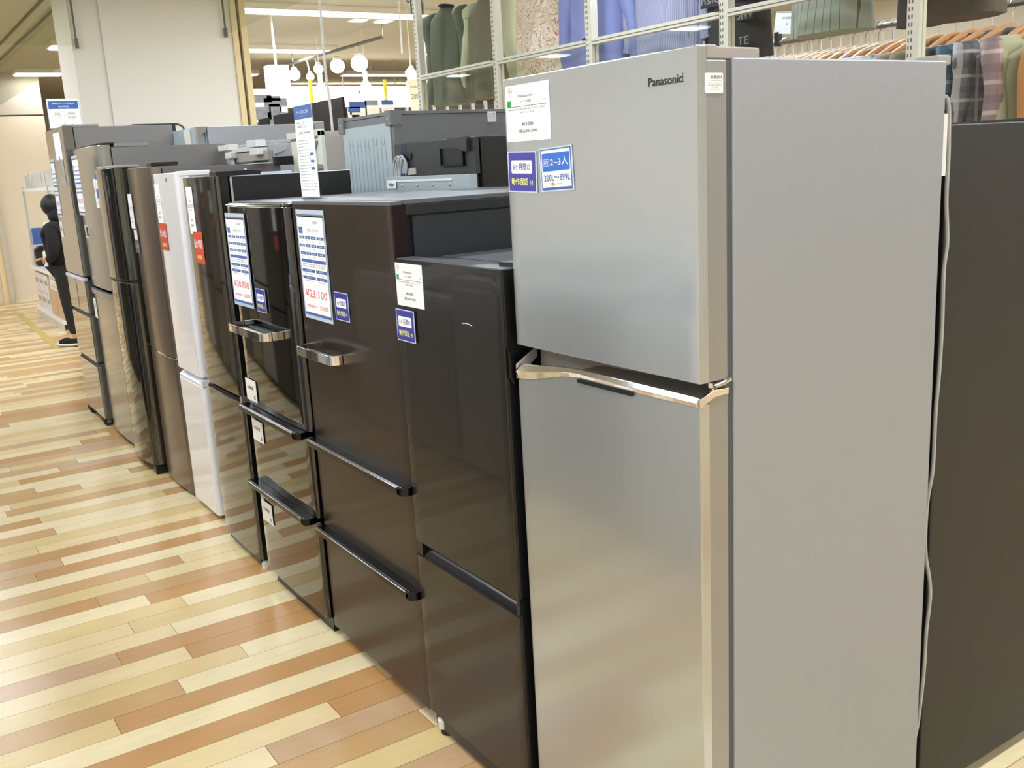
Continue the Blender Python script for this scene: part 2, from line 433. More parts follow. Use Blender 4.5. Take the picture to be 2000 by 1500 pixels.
seq = 'cCytopcCtyCoycptC'
for k in range(k0, k1):
    ya = OFF + k * PITCH; yb = ya + PITCH; segs = []
    if k in spec:
        base = spec[k]
        x = FX0; cuts = [(max(a, FX0), t) for a, t in base]
        for i, (a, t) in enumerate(cuts):
            b = cuts[i + 1][0] if i + 1 < len(cuts) else FX1
            if i + 1 == len(cuts):
                b2 = a + rnd.uniform(.75, 1.5) if a > 0 else 1.6
                segs.append((a, b2, t)); xx = b2
                while xx < FX1:
                    L = rnd.uniform(.5, 1.3); segs.append((xx, min(xx + L, FX1), rnd.choice(seq))); xx += L
            else: segs.append((a, b, t))
    else:
        xx = FX0 + rnd.uniform(-1, 0); last = ''
        while xx < FX1:
            L = rnd.uniform(.45, 1.4); t = rnd.choice(seq)
            while t == last: t = rnd.choice(seq)
            last = t
            segs.append((max(xx, FX0), min(xx + L, FX1), t)); xx += L
    for a, b, t in segs:
        if b - a < .01: continue
        g = .0007
        fb.raw([(a + g, ya + g, 0), (b - g, ya + g, 0), (b - g, yb - g, 0), (a + g, yb - g, 0)], [(0, 1, 2, 3)], 'plank_' + t)
fb.raw([(FX0, FY0, -.003), (FX1, FY0, -.003), (FX1, FY1, -.003), (FX0, FY1, -.003)], [(0, 1, 2, 3)], 'plank_g')
struct(fb.build('floor', smooth=False))
# worn yellow floor tape by the shelving
tp = MB()
def strip(p, q, w, m, z=.0015):
    p = Vector((p[0], p[1], z)); q = Vector((q[0], q[1], z)); n = (q - p).cross(Vector((0, 0, 1))).normalized() * w / 2
    tp.raw([p + n, q + n, q - n, p - n], [(0, 1, 2, 3)], m)
strip((1.38, 10.0), (1.45, 13.2), .07, 'plank_Y'); strip((1.45, 13.2), (1.15, 13.9), .07, 'plank_Y')
tag(tp.build('floor_tape', smooth=False), 'worn yellow tape line on the wooden floor along the far shelving', 'tape')

cb = MB(); cb.box(FX0, FX1, FY0, FY1, CEIL, CEIL + .12, 'ceiling_mat')
struct(cb.build('ceiling', smooth=False))
for x in (1.55, 1.71):
    b_ = MB(); b_.box(x - .012, x + .012, 3, 14.8, CEIL - .012, CEIL - .001, 'slot_dark'); struct(b_.build('trim_%d' % (1 if x < 1.6 else 2), smooth=False))
wl = MB(); wl.box(FX0 - .1, FX0, FY0, FY1, 0, CEIL, 'wall_white'); struct(wl.build('wall_left', smooth=False))
wl = MB(); wl.box(FX0, FX1, FY0 - .1, FY0, 0, CEIL, 'wall_white'); struct(wl.build('wall_near', smooth=False))
wl = MB(); wl.box(FX1, FX1 + .1, FY0, FY1, 0, CEIL, 'wall_cream'); struct(wl.build('wall_right', smooth=False))
wl = MB(); wl.box(2.31, FX1, FY1 - .1, FY1, 0, CEIL, 'wall_brown'); struct(wl.build('wall_far', smooth=False))
wl = MB()
wl.box(FX0, 2.31, 14.75, 14.9, 0, 2.44, 'wall_cream'); wl.box(FX0, 2.31, 14.74, 14.9, 2.46, CEIL, 'wall_brown'); wl.box(FX0, 2.3, 14.77, 14.9, 2.44, 2.46, 'slot_dark')
wl.box(2.21, 2.31, 14.9, FY1, 0, CEIL, 'wall_cream')
struct(wl.build('wall_end', smooth=False))
bb = MB(); bb.box(1.6, 2.31, 14.735, 14.75, 0, .05, 'wall_cream'); struct(bb.build('baseboard_end', smooth=False))
# door frame on the end wall, far left
dm = MB()
dm.box(.5, 1.46, 14.70, 14.75, 0, 2.1, 'wall_cream')
dr = dm.build('door_1', smooth=False); struct(dr)
tm = MB(); tm.box(1.46, 1.53, 14.66, 14.75, 0, 2.16, 'wood_cream'); tm.box(1.53, 1.585, 14.63, 14.75, 0, 2.16, 'wall_brown'); tm.box(.42, 1.585, 14.66, 14.75, 2.16, 2.24, 'wood_cream')
tm.build('door_frame', dr, smooth=False)
hd = MB(); hd.tube([(1.4, 14.70, 1.0), (1.4, 14.64, 1.0), (1.3, 14.64, 1.0)], .01, 'steel'); hd.build('door_handle', dr)
# square white pillar behind the fridges
PY = 8.0
pl = MB(); pl.box(1.735, 2.72, PY, PY + .62, 0, CEIL, 'wall_white')
pl.box(1.52, 1.735, PY + .02, PY + .6, 0, CEIL, 'wall_white')
p_ = pl.build('wall_pillar', smooth=False); struct(p_)
for (x, z) in ((2.0, 2.7), (2.14, 2.68)): pass
po = MB(); po.box(2.72, 2.765, PY - .02, PY + .10, 0, CEIL, 'wood_cream'); po.box(2.765, 2.79, PY + .02, PY + .1, 0, CEIL, 'slot_dark'); po.box(2.79, 2.84, PY - .02, PY + .1, 0, CEIL, 'wood_cream')
po_ = po.build('trim_3', smooth=False); struct(po_)
# smoke barrier glass hung from the ceiling
def pane(name, a, b, z0, z1, m, label, th=.006):
    a = Vector((a[0], a[1], 0)); b = Vector((b[0], b[1], 0)); d = (b - a).normalized(); n = Vector((-d.y, d.x, 0)) * th / 2
    g = MB(); vs = []
    for z in (z0, z1):
        for p in (a + n, b + n, b - n, a - n): vs.append((p.x, p.y, z))
    g.raw(vs, [(0, 3, 2, 1), (4, 5, 6, 7), (0, 1, 5, 4), (1, 2, 6, 5), (2, 3, 7, 6), (3, 0, 4, 7)], m)
    return g.build(name, smooth=False)
def barrier(a, b, z0, label):
    r = thing('smoke_barrier', label, 'glass barrier', (a[0], a[1], z0))
    o = pane('glass_pane', a, b, z0, CEIL - .002, 'glass_smoke', ''); o.parent = r; o.location = -Vector(r.location)
    g = MB(); d = (Vector((b[0], b[1], 0)) - Vector((a[0], a[1], 0))).normalized()
    g.box(-.012, .012, -.012, .012, -.02, .05, 'slot_dark'); q = g.build('corner_clip', r, origin=(0, 0, 0))
    g = MB(); g.box(-.006, .006, -.006, .006, .05, CEIL - z0 - .002, 'slot_dark'); g.build('edge_strip', r, origin=(0, 0, 0))
    return r
barrier((1.66, 8.05), (1.66, 14.7), 2.5, 'hanging smoke barrier glass left of the white pillar')
barrier((2.66, 7.97), (2.66, 3.2), 2.6, 'hanging smoke barrier glass right of the white pillar')
barrier((1.545, 7.98), (-1.5, 7.98), 2.5, 'hanging smoke barrier glass crossing the aisle in front of the pillar')

# ceiling lamps
for i, (x0, x1, y, hw) in enumerate(STRIPS):
    if y < 5: 
        pass
    r = thing('ceiling_light', '', 'ceiling light', ((x0 + x1) / 2, y, CEIL - .06), 'strip lights on the shop ceiling')
    side = 'space left of the aisle' if x0 < -1 else 'walking aisle' if x0 < 2 else ('pillar aisle' if x0 < 3 else ('near right of the pillar' if x0 < 6 else ('further right of the pillar' if x0 < 9 else 'rightmost')))
    r['label'] = 'flat white ceiling light over the %s, row at %s' % (side, {-2.2: 'the shop entrance', .6: 'the nearest refrigerator', 3.4: 'the black refrigerators', 6.2: 'the tallest refrigerator', 8.95: 'the pillar', 11.7: 'the far shelving', 14.45: 'the end wall'}[y])
    g = MB(); g.box(x0 - .02, x1 + .02, y - hw - .02, y + hw + .02, CEIL - .055, CEIL - .001, 'fixture_white'); g.build('housing', r)
    g = MB(); g.box(x0, x1, y - hw, y + hw, CEIL - .066, CEIL - .055, 'tube_glow'); g.build('diffuser', r)

# =================================================================== FRIDGES
def feet(root, xs, ys, top, m='foot', r=.02):
    for x in xs:
        for y in ys:
            g = MB(); g.lathe([(r, 0), (r, top * .5), (r * .5, top * .6), (r * .5, top)], (x, y, 0), m, 12); g.build('foot', root)
def warranty(root, cx, cy, cz, w, h, face='front', tilt=0):
    c = Card((cx, cy, cz), w, h, face, tilt, m='plastic_sleeve')
    c.rect(.035, .965, .03, .97, 'blue_card', up=1); c.rect(.13, .85, .46, .78, 'paper', r=w * .03, up=2)
    c.text('6ヶ月間の', .49, .62, .17, 'blue_ink', .60, bold=.01); c.text('動作保証', .42, .26, .19, 'yellow_ink', .58, bold=.01); c.text('付', .82, .235, .13, 'yellow_ink', .13, bold=.008)
    return c.build('warranty_card', root, 'blue warranty card with yellow lettering')
def price_small(root, cx, cy, cz, w, h, maker, lines, p1, p2, green=True, tilt=0):
    c = Card((cx, cy, cz), w, h, 'front', tilt)
    c.ring(.12, .9, w * .045, 'ink_grey'); c.text('買', .12, .9, .045, 'ink_grey')
    if maker: c.text(maker, .47, .80, .055, 'ink_grey', .32)
    c.text('2ドア冷蔵庫', .48, .70, .05, 'ink_grey', .24); c.text('中古品', .92, .69, .022, 'ink_grey', .08)
    if green: c.rect(.04, .13, .62, .73, 'green_ink')
    c.rect(.04, .96, .612, .622, 'ink_grey')
    for k, t in enumerate(lines): c.text(t, .5, .57 - k * .06, .035, 'ink_grey', .84 if k == 0 else .32)
    c.text(p1, .5, .30, .07, 'ink', .26); c.text(p2, .5, .18, .075, 'ink', .44)
    return c.build('price_label', root, 'white price label with small black print')

# ---- F1: big silver refrigerator, nearest
X, Y0, Y1 = 1.09, 1.12, 1.655
r1 = thing('refrigerator', 'large silver two-door refrigerator nearest the camera, plain grey side', 'refrigerator', (1.42, 1.39, 0), 'refrigerators facing the aisle')
g = MB(); g.box(1.168, 1.727, Y0, Y1 - .004, .03, 1.640, 'silver_side'); g.build('body', r1, bevel=.004)
g = MB(); g.box(1.153, 1.170, Y0 + .004, Y1 - .008, .05, 1.636, 'gasket'); g.build('gasket', r1)
g = MB(); g.slab(X, 1.112, Y0, Y1, 1.131, 1.657, 'silver_door', rc=.005); g.box(1.110, 1.154, Y0 + .0004, Y1 - .0004, 1.131, 1.636, 'silver_door_edge')
up = g.build('upper_door', r1, bevel=.0025)
g = MB()
c = Card((X - .0008, (1.227 + 1.152) / 2, 1.613), .078, .0135, 'front', th=.0001, m='silver_door'); c.text('Panasonic', .5, .42, 1.0, 'ink', 1.0, bold=.01)
c.build('brand_lettering', up)
# lower door
g = MB(); g.prism([(Y0, .045), (Y0, 1.096), (1.45, 1.096), (1.50, 1.090), (1.56, 1.077), (1.62, 1.065), (Y1, 1.063), (Y1, .045)], 'x', X, 1.112, 'silver_door')
g.prism([(1.110, .045), (1.110, 1.104), (1.154, 1.108), (1.154, .045)], 'y', Y0 + .0004, Y0 + .012, 'silver_door_edge'); g.box(1.110, 1.154, Y0 + .012, Y1 - .0004, .045, 1.058, 'silver_door_edge')
lo = g.build('lower_door', r1, bevel=.002)
g = MB()
# chrome lip following the swoop of the grip
front = [(Y1, 1.060, 1.090), (1.62, 1.062, 1.094), (1.56, 1.074, 1.100), (1.50, 1.087, 1.106), (1.45, 1.093, 1.109), (1.38, 1.092, 1.109), (1.27, 1.092, 1.109), (1.18, 1.092, 1.109), (Y0 + .004, 1.092, 1.109)]
vs = []
for (y, a, b) in front: vs += [(X - .002, y, a), (X - .006, y, (a + b) / 2), (X + .001, y, b), (X + .006, y, b), (X + .006, y, a)]
fs = []
for i in range(len(front) - 1):
    for k in range(5): fs.append((i * 5 + k, i * 5 + (k + 1) % 5, (i + 1) * 5 + (k + 1) % 5, (i + 1) * 5 + k))
fs += [(0, 4, 3, 2, 1), tuple((len(front) - 1) * 5 + k for k in range(5))]
g.raw(vs, fs, 'chrome')
g.prism([(X - .003, 1.092), (X - .003, 1.108), (1.12, 1.118), (1.152, 1.117), (1.152, 1.107), (1.12, 1.106)], 'y', Y0 - .0035, Y0 + .004, 'chrome')
g.prism([(X - .003, 1.06), (X - .003, 1.09), (1.14, 1.12), (1.14, 1.10)], 'y', Y1 - .004, Y1 + .002, 'taupe_plastic')
g.build('handle', lo, bevel=.001)['label'] = 'chrome handle lip sweeping across the door top'
g = MB(); g.raw([(X + .005, Y0 + .004, 1.107), (X + .005, 1.45, 1.107), (1.15, 1.45, 1.107), (1.15, Y0 + .004, 1.116)], [(0, 1, 2, 3)], 'grey_metal')
g.raw([(X + .005, 1.45, 1.107), (X + .005, Y1 - .003, 1.09), (1.15, Y1 - .003, 1.06), (1.15, 1.45, 1.07)], [(0, 1, 2, 3)], 'taupe_plastic')
g.raw([(1.15, Y0, 1.06), (1.15, Y1, 1.06), (1.15, Y1, 1.14), (1.15, Y0, 1.14)], [(0, 1, 2, 3)], 'taupe_plastic')
g.build('grip_recess', lo)
g = MB(); g.box(X - .0045, X - .002, 1.285, 1.445, 1.0845, 1.0915, 'black_plastic'); g.build('handle_slot', lo)
g = MB(); g.tube([(1.122, Y0 - .001, 1.1235), (1.14, Y0 - .001, 1.1255), (1.158, Y0 - .001, 1.131)], .0035, 'chrome'); g.lathe([(.008, 0), (.008, .008)], (1.13, Y0 + .012, 1.119), 'chrome'); g.build('hinge', r1)
g = MB()
g.prism([(1.114, 1.637), (1.114, 1.6585), (1.135, 1.6585), (1.141, 1.656), (1.231, 1.6555), (1.231, 1.637)], 'y', Y0 + .004, Y0 + .10, 'taupe_plastic')
g.build('hinge_cover', r1, bevel=.003)
g = MB(); g.box(1.700, 1.742, Y0 + .002, Y0 + .05, 1.632, 1.650, 'taupe_plastic'); g.build('rear_spacer', r1, bevel=.003)
g = MB(); g.box(1.725, 1.733, Y0 + .01, Y1 - .02, .2, 1.62, 'black_plastic'); g.box(1.727, 1.742, Y0 + .004, Y0 + .03, 1.43, 1.545, 'white_plastic'); g.build('back_panel', r1)
feet(r1, (1.2, 1.68), (1.16, 1.6), .05)
price_small(r1, X - .0005, 1.572, 1.590, .145, .105, 'Panasonic', ['NR-B251T-SS 2021年製 248L 右 ベンリ 傷有り', '有 ガタ-ニバ 庫 144'], '¥23,000', '(税込¥25,300)')
warranty(r1, X - .001, 1.5985, 1.480, .098, .078, tilt=math.radians(-1.5))
c = Card((X - .001, 1.4865, 1.483), .102, .080, 'front', math.radians(2.2), m='plastic_sleeve')
c.rect(.03, .97, .03, .97, 'blue_table', up=1); c.rect(.055, .945, .09, .94, 'paper', up=2)
c.rect(.085, .925, .46, .87, 'blue_bright', r=.002, up=3); c.rect(.12, .315, .58, .74, 'plastic_sleeve', r=.002, up=4); c.rect(.13, .305, .595, .725, 'blue_bright', r=.002, up=5)
c.text('目安', .218, .66, .085, 'paper', .13, bold=.01, up=6); c.text('2~3人', .62, .665, .19, 'paper', .54, bold=.008, up=6)
c.text('200L～399L', .52, .31, .15, 'blue_table', .80, bold=.008, up=5); c.rect(.34, .42, .13, .20, 'orange_ink', r=.002, up=5); c.text('しつウウキ', .56, .165, .05, 'ink_grey', .24, up=5)
c.build('capacity_card', up, 'blue and white card reading two to three people')
c = Card((1.125, Y0 - .0005, 1.601), .037, .030, 'side', rc=.002)
c.ring(.12, .78, .0016, 'ink_grey')
for k, (a, b) in enumerate(((.28, .34), (.36, .42), (.46, .62), (.65, .69), (.73, .79), (.86, .92))): c.rect(a, b, .72, .88, 'barcode')
c.text('2ドア冷蔵庫 Panasonic', .5, .63, .05, 'ink', .84); c.text('NR-B251T-SS 2021年製', .5, .545, .045, 'ink_grey', .8); c.text('248L 右ベンリ傷有り', .5, .46, .045, 'ink_grey', .7); c.rect(.08, .92, .40, .412, 'ink_grey')
c.text('¥23,000', .5, .30, .06, 'ink_grey', .36); c.text('(税込¥25,300)', .5, .18, .06, 'ink_grey', .58)
c.build('barcode_label', r1, 'small white barcode sticker')

# power cord of F1
pts = [(1851, 190), (1855, 212), (1855, 260), (1854, 310), (1850, 390), (1852, 470), (1845, 530), (1842, 630), (1836, 727), (1829, 807), (1824, 913), (1813, 982), (1809, 1073), (1819, 1153), (1811, 1233), (1806, 1313), (1795, 1409), (1787, 1447)]
P3 = [at_y(px - 2, py, 1.145) for px, py in pts]
def smooth_path(P, n=5):
    out = []
    for i in range(len(P) - 1):
        p0 = P[max(i - 1, 0)]; p1 = P[i]; p2 = P[i + 1]; p3 = P[min(i + 2, len(P) - 1)]
        for k in range(n):
            t = k / n; out.append(.5 * ((2 * p1) + (p2 - p0) * t + (2 * p0 - 5 * p1 + 4 * p2 - p3) * t * t + (3 * p1 - p0 - 3 * p2 + p3) * t ** 3))
    out.append(P[-1]); return out
g = MB(); g.tube([Vector((P3[0].x - .03, P3[0].y + .03, P3[0].z + .01))] + smooth_path(P3) + [Vector((P3[-1].x - .02, P3[-1].y + .03, P3[-1].z - .02))], .0042, 'cord_grey', 8); g.build('power_cord', r1)

# ---- F2: dark two-door
X, Y0, Y1 = 1.073, 1.675, 2.155
r2 = thing('refrigerator', 'short dark steel refrigerator between the big silver one and the brown one', 'refrigerator', (1.38, 1.91, 0), 'refrigerators facing the aisle')
g = MB(); g.box(1.135, 1.64, Y0 + .004, Y1 - .004, .04, 1.272, 'black_side'); g.box(1.14, 1.64, Y0 + .006, Y1 - .006, 1.272, 1.278, 'black_top'); g.build('body', r2, bevel=.003)
g = MB(); g.slab(X, 1.078, Y0 + .001, Y1 - .001, .553, 1.285, 'dark_steel', rc=.003); g.slab(X + .004, 1.128, Y0, Y1, .555, 1.285, 'black_plastic', rc=.004); g.box(X + .006, 1.126, Y0 + .006, Y1 - .006, 1.285, 1.2865, 'black_top'); ud = g.build('upper_door', r2)
g = MB(); g.slab(X, 1.078, Y0 + .001, Y1 - .001, .065, .512, 'dark_steel', rc=.003); g.slab(X + .004, 1.128, Y0, Y1, .065, .515, 'black_plastic', rc=.004); ld = g.build('lower_door', r2)
g = MB(); g.prism([(X + .004, .514), (X + .012, .53), (1.10, .545), (1.128, .552), (1.128, .514)], 'y', Y0 + .002, Y1 - .03, 'gloss_black_plastic')
g.box(X + .002, 1.128, Y0, Y0 + .012, .515, .553, 'black_plastic'); g.box(X + .002, 1.128, Y1 - .03, Y1, .515, .553, 'black_plastic'); g.build('grip_recess', ld)
g = MB(); g.lathe([(.008, 0), (.008, .012)], (1.10, Y0 + .012, .553), 'chrome'); g.build('hinge', r2)
g = MB(); g.box(1.115, 1.2, Y0 + .01, Y0 + .07, 1.276, 1.296, 'black_plastic'); g.box(1.2, 1.62, Y0 + .02, Y1 - .02, 1.278, 1.281, 'black_top'); g.build('hinge_cover', r2, bevel=.003)
# the dark handle jutting out at its near edge
g = MB(); g.prism([(1.078, 1.06), (1.078, 1.12), (1.10, 1.08), (1.118, 1.074), (1.118, 1.05), (1.085, 1.045)], 'y', Y0 - .012, Y0 + .004, 'gloss_black_plastic'); g.build('door_bumper', ud, bevel=.002)
g = MB(); g.box(X + .01, 1.12, Y0 + .02, Y1 - .02, .02, .064, 'black_plastic'); g.build('kick_plate', r2)
feet(r2, (1.12, 1.6), (Y0 + .04,), .04); 
g = MB(); g.lathe([(.022, 0), (.022, .015), (.014, .02), (.014, .06)], (1.105, Y1 - .045, 0), 'foot', 12); g.lathe([(.016, .02), (.018, .045), (.01, .05)], (1.092, Y1 - .045, 0), 'cream_plastic', 12); g.build('foot', r2)
price_small(r2, X - .0005, 2.079, 1.2245, .136, .104, 'Hisense', ['HR-D15E 2019年製 150L 右 ベンリ', '有'], '¥9,500', '(税込¥10,450)')
warranty(r2, X - .004, 2.108, 1.124, .094, .079)
# scuff
g = MB(); g.tube([(X - .0008, 1.84, 1.158), (X - .0008, 1.82, 1.160), (X - .0008, 1.80, 1.157)], .0012, 'cord_grey', 5); g.build('scratch', ud)

# ---- F3: brown three-drawer
def drawer_handle(par, xf, y0, y1, z, big=False):
    g = MB(); p = .034
    prof = [(xf - p, z - .006), (xf - p, z + .010), (xf - p + .006, z + .015), (xf + .004, z + .014), (xf + .004, z - .006), (xf - p + .02, z - .008)]
    g.prism(prof, 'y', y0 + .012, y1 - .004, 'gloss_black_plastic')
    g.tube([(xf - p, y1 - .006, z + .011), (xf - p, y0 + .03, z + .011)], .0014, 'chrome', 6)
    pts = []
    for k in range(7):
        a = -math.pi / 2 + math.pi * k / 6; pts.append((xf - .012 + .022 * math.sin(a), y0 + .014 - .016 * math.cos(a)))
    pts += [(xf + .008, y0 + .03), (xf - p, y0 + .03)]
    g.prism(pts, 'z', z - .008, z + .014, 'gloss_black_plastic')
    return g.build('handle', par, bevel=.002)
def spec_sheet(root, cx, cy, cz, w, h, price, sub, tilt=0):
    c = Card((cx, cy, cz), w, h, 'front', tilt, m='plastic_sleeve', th=.002)
    c.rect(.02, .98, .035, .96, 'blue_table', up=1); c.rect(.035, .965, .06, .945, 'paper', up=2)
    c.rect(.06, .98, .935, .96, 'ink_grey', up=2)
    c.rect(.07, .45, .855, .92, 'blue_table'); c.text('冷蔵庫', .26, .888, .03, 'paper', .2, up=4); c.text('AQUA', .68, .888, .028, 'ink_grey', .2)
    c.rect(.07, .21, .785, .845, 'blue_table', up=3); c.text('型', .14, .815, .02, 'paper', up=4); c.text('AQR-271F(T)', .58, .815, .028, 'ink_grey', .42)
    for r_ in range(3):
        v = .75 - r_ * .072
        for (a, b) in ((.07, .25), (.28, .46), (.49, .67), (.70, .95)):
            c.rect(a, b, v - .012, v + .014, 'blue_table', up=3); c.text('容量', (a + b) / 2, v, .013, 'paper', (b - a) * .5, up=4)
            c.text('271L', (a + b) / 2, v - .032, .012, 'ink_grey', (b - a) * .4, up=3)
    c.rect(.07, .95, .525, .555, 'blue_table', up=3); c.text('特徴', .5, .54, .015, 'paper', up=4)
    for k in range(2): c.text('自動製氷 省エネ 静音 右開き LED照明 急速冷凍', .5, .508 - k * .02, .011, 'ink_grey', .8)
    for v in (.45, .385):
        for (a, b) in ((.07, .54), (.58, .95)): c.rect(a, b, v - .014, v + .014, 'blue_table', up=3); c.text('本体寸法', (a + b) / 2, v, .014, 'paper', (b - a) * .4, up=4); c.text('幅600 高1419', (a + b) / 2, v - .03, .011, 'ink_grey', (b - a) * .6)
    c.text(price, .5, .235, .085, 'red_ink', .78, bold=.008); c.text('(税抜価格 ¥', .30, .12, .03, 'red_ink', .38); c.text(sub, .74, .12, .042, 'red_ink', .30, bold=.01)
    c.rect(.035, .965, .035, .058, 'blue_table', up=2)
    return c.build('spec_sheet', root, 'tall white and blue spec sheet with red price')
X, Y0, Y1 = 1.083, 2.172, 2.822
r3 = thing('refrigerator', 'matte brown three-door refrigerator with chrome bar handle, right of the glossy black one', 'refrigerator', (1.4, 2.5, 0), 'refrigerators facing the aisle')
g = MB(); g.box(1.145, 1.74, Y0 + .004, Y1 - .004, .04, 1.412, 'charcoal_side'); g.box(1.12, 1.745, Y0, Y1, 1.412, 1.424, 'black_top'); g.box(1.125, 1.745, Y0 - .001, Y0 + .02, 1.385, 1.412, 'graphite_side'); g.build('body', r3, bevel=.002)
g = MB(); g.slab(X, 1.09, Y0, Y1, .692, 1.412, 'brown_steel', rc=.003); g.slab(X + .003, 1.125, Y0 - .0005, Y1, .692, 1.412, 'brown_edge', rc=.003)
g.slab(X, 1.118, Y0 + .002, Y1, 1.412, 1.421, 'black_top', rc=.003); ud = g.build('upper_door', r3)
for (a, b, nm) in ((.399, .677, 'middle_drawer'), (.045, .384, 'lower_drawer')):
    g = MB(); g.slab(X, 1.09, Y0, Y1, a, b, 'brown_steel', rc=.003); g.slab(X + .003, 1.14, Y0 - .0005, Y1, a, b, 'brown_edge', rc=.003); d_ = g.build(nm, r3)
    drawer_handle(d_, X, Y0 - .006, Y1 - .006, b + .001)
g = MB(); g.box(1.127, 1.15, Y0 + .01, Y1 - .01, .05, 1.40, 'black_plastic'); g.build('gasket', r3)
g = MB(); g.box(1.10, 1.14, Y0 + .004, Y0 + .04, 1.396, 1.40, 'chrome'); g.box(1.098, 1.128, Y0 + .001, Y0 + .05, 1.375, 1.392, 'black_plastic'); g.build('hinge', r3)
def dhandle(par, xf, ya, yb, z0, z1, p):
    """chrome loop: ya near end, yb far end"""
    g = MB(); outer = []; n = 6
    def arc(cx, cy, r, a0, a1): return [(cx + r * math.cos(math.radians(a0 + (a1 - a0) * k / n)), cy + r * math.sin(math.radians(a0 + (a1 - a0) * k / n))) for k in range(n + 1)]
    R = .028; xo = xf - p
    o_ = [(xf, ya)] + arc(xo + R, ya + R, R, 270, 180) + arc(xo + R, yb - R, R, 180, 90) + [(xf, yb)]
    R2 = .016; xi = xo + .012
    i_ = [(xf, yb - .012)] + arc(xi + R2, yb - .012 - R2, R2, 90, 180) + arc(xi + R2, ya + .012 + R2, R2, 180, 270) + [(xf, ya + .012)]
    m = len(o_); i_ = i_[::-1]
    vs = [(x, y, z) for z in (z0, z1) for (x, y) in o_ + i_]
    N = 2 * m; fs = []
    for k in range(m - 1):
        fs += [(k, k + 1, N + k + 1, N + k), (m + k + 1, m + k, N + m + k, N + m + k + 1), (N + k, N + k + 1, N + m + k + 1, N + m + k), (k + 1, k, m + k, m + k + 1)]
    g.raw(vs, fs, 'chrome')
    g.box(xf - .022, xf - .018, ya - .0006, ya + .013, z0 - .0005, z1 + .0005, 'black_plastic')
    g.box(xo + .014, xf - .001, ya + .03, yb - .03, z0 + .004, z0 + .010, 'black_plastic')
    return g.build('handle', par, bevel=.001)
dhandle(ud, X, 2.50, 2.775, .971, .998, .055)['label'] = 'chrome bar handle'
spec_sheet(r3, X - .0016, 2.6865, 1.236, .205, .322, '¥23,100', '21,000', math.radians(-.5))
warranty(r3, X - .002, 2.513, 1.132, .092, .080)
g = MB(); g.box(1.12, 1.7, Y0 + .03, Y1 - .03, .0, .041, 'black_plastic'); g.build('kick_plate', r3)

# standing service sign on top of F3
r = thing('standing_sign', 'tall white service sign with blue header standing on the brown refrigerator', 'sign', (1.13, 2.78, 1.4245))
Z0 = 1.4245
g = MB(); g.box(1.1325, 1.1345, 2.7085, 2.8545, Z0, Z0 + .272, 'acrylic'); g.box(1.115, 1.155, 2.7085, 2.8545, Z0, Z0 + .002, 'acrylic'); g.build('acrylic_holder', r)
c = Card((1.132, 2.785, Z0 + .138), .136, .262, 'front', m='paper')
c.rect(0, 1, .855, 1, 'blue_table'); c.text('サービスのご案内', .5, .93, .042, 'paper', .66, up=4); c.text('ご利用ください', .5, .885, .010, 'paper', .3, up=4)
c.text('家電の', .2, .815, .022, 'ink_grey', .26); c.text('保証', .26, .775, .026, 'ink_grey', .26)
for v, a, b in ((.82, .42, .9), (.80, .42, .75), (.775, .5, .9), (.76, .45, .8)): c.text('中古家電を安心してお使いいただくため', (a + b) / 2, v, .011, 'blue_table', b - a)
c.text('送料 ¥4,400', .5, .705, .03, 'ink_grey', .6)
rr_ = random.Random(3)
for k in range(17):
    v = .62 - k * .034; a = .05 + rr_.random() * .05; b = .55 + rr_.random() * .4
    c.text('配送料金表 市内 エリア 設置 リサイクル 回収料金'[:10 + k % 9], (a + b) / 2, v, .014, 'ink_grey', b - a)
for v in (.47, .39, .31): c.rect(.72, .90, v - .012, v + .012, 'blue_table', up=4)
c.build('printed_sheet', r)

# ---- F4: glossy black three-drawer
X, Y0, Y1 = 1.066, 2.842, 3.415
r4 = thing('refrigerator', 'glossy black three-door refrigerator with a chrome bar handle and cream stickers', 'refrigerator', (1.38, 3.13, 0), 'refrigerators facing the aisle')
g = MB(); g.box(1.14, 1.70, Y0 + .004, Y1 - .004, .04, 1.405, 'black_side'); g.box(1.10, 1.70, Y0, Y1, 1.405, 1.418, 'black_top'); g.build('body', r4, bevel=.002)
g = MB(); g.slab(X, 1.135, Y0, Y1, .700, 1.405, 'piano_black', rc=.022, bulge=.004); g.slab(X + .006, 1.11, Y0 + .004, Y1 - .004, 1.405, 1.415, 'piano_black', rc=.022); ud = g.build('upper_door', r4, bevel=.004)
g = MB(); g.tube([(X - .001, Y1 - .02, 1.408), (X - .001, Y0 + .03, 1.408)], .0018, 'chrome', 6); g.build('chrome_edge', ud)
for (a, b, nm) in ((.412, .685, 'middle_drawer'), (.06, .397, 'lower_drawer')):
    g = MB(); g.slab(X, 1.14, Y0, Y1, a, b, 'piano_black', rc=.015, bulge=.004); d_ = g.build(nm, r4, bevel=.002)
    drawer_handle(d_, X, Y0 + .02, Y1 + .004, b + .001)
dhandle(ud, X, 3.015, 3.372, .978, 1.005, .055)['label'] = 'chrome bar handle'
spec_sheet(r4, X - .004, 3.305, 1.222, .198, .318, '¥30,800', '28,000')
warranty(r4, X - .004, 3.128, 1.098, .088, .078)
for (y, z, t) in ((3.345, .757, '冷蔵室'), (3.325, .610, '冷凍室'), (3.325, .302, '冷凍室')):
    c = Card((X - .002, y, z), .108, .078, 'front', m='paper_warm'); c.text(t, .46, .62, .17, 'ink', .62, bold=.008); c.text('♨', .8, .22, .2, 'ink', .16); c.build('compartment_label', r4, 'cream square sticker')
g = MB(); g.box(X + .03, 1.68, Y0 + .02, Y1 - .02, 0, .058, 'black_plastic'); g.build('kick_plate', r4)

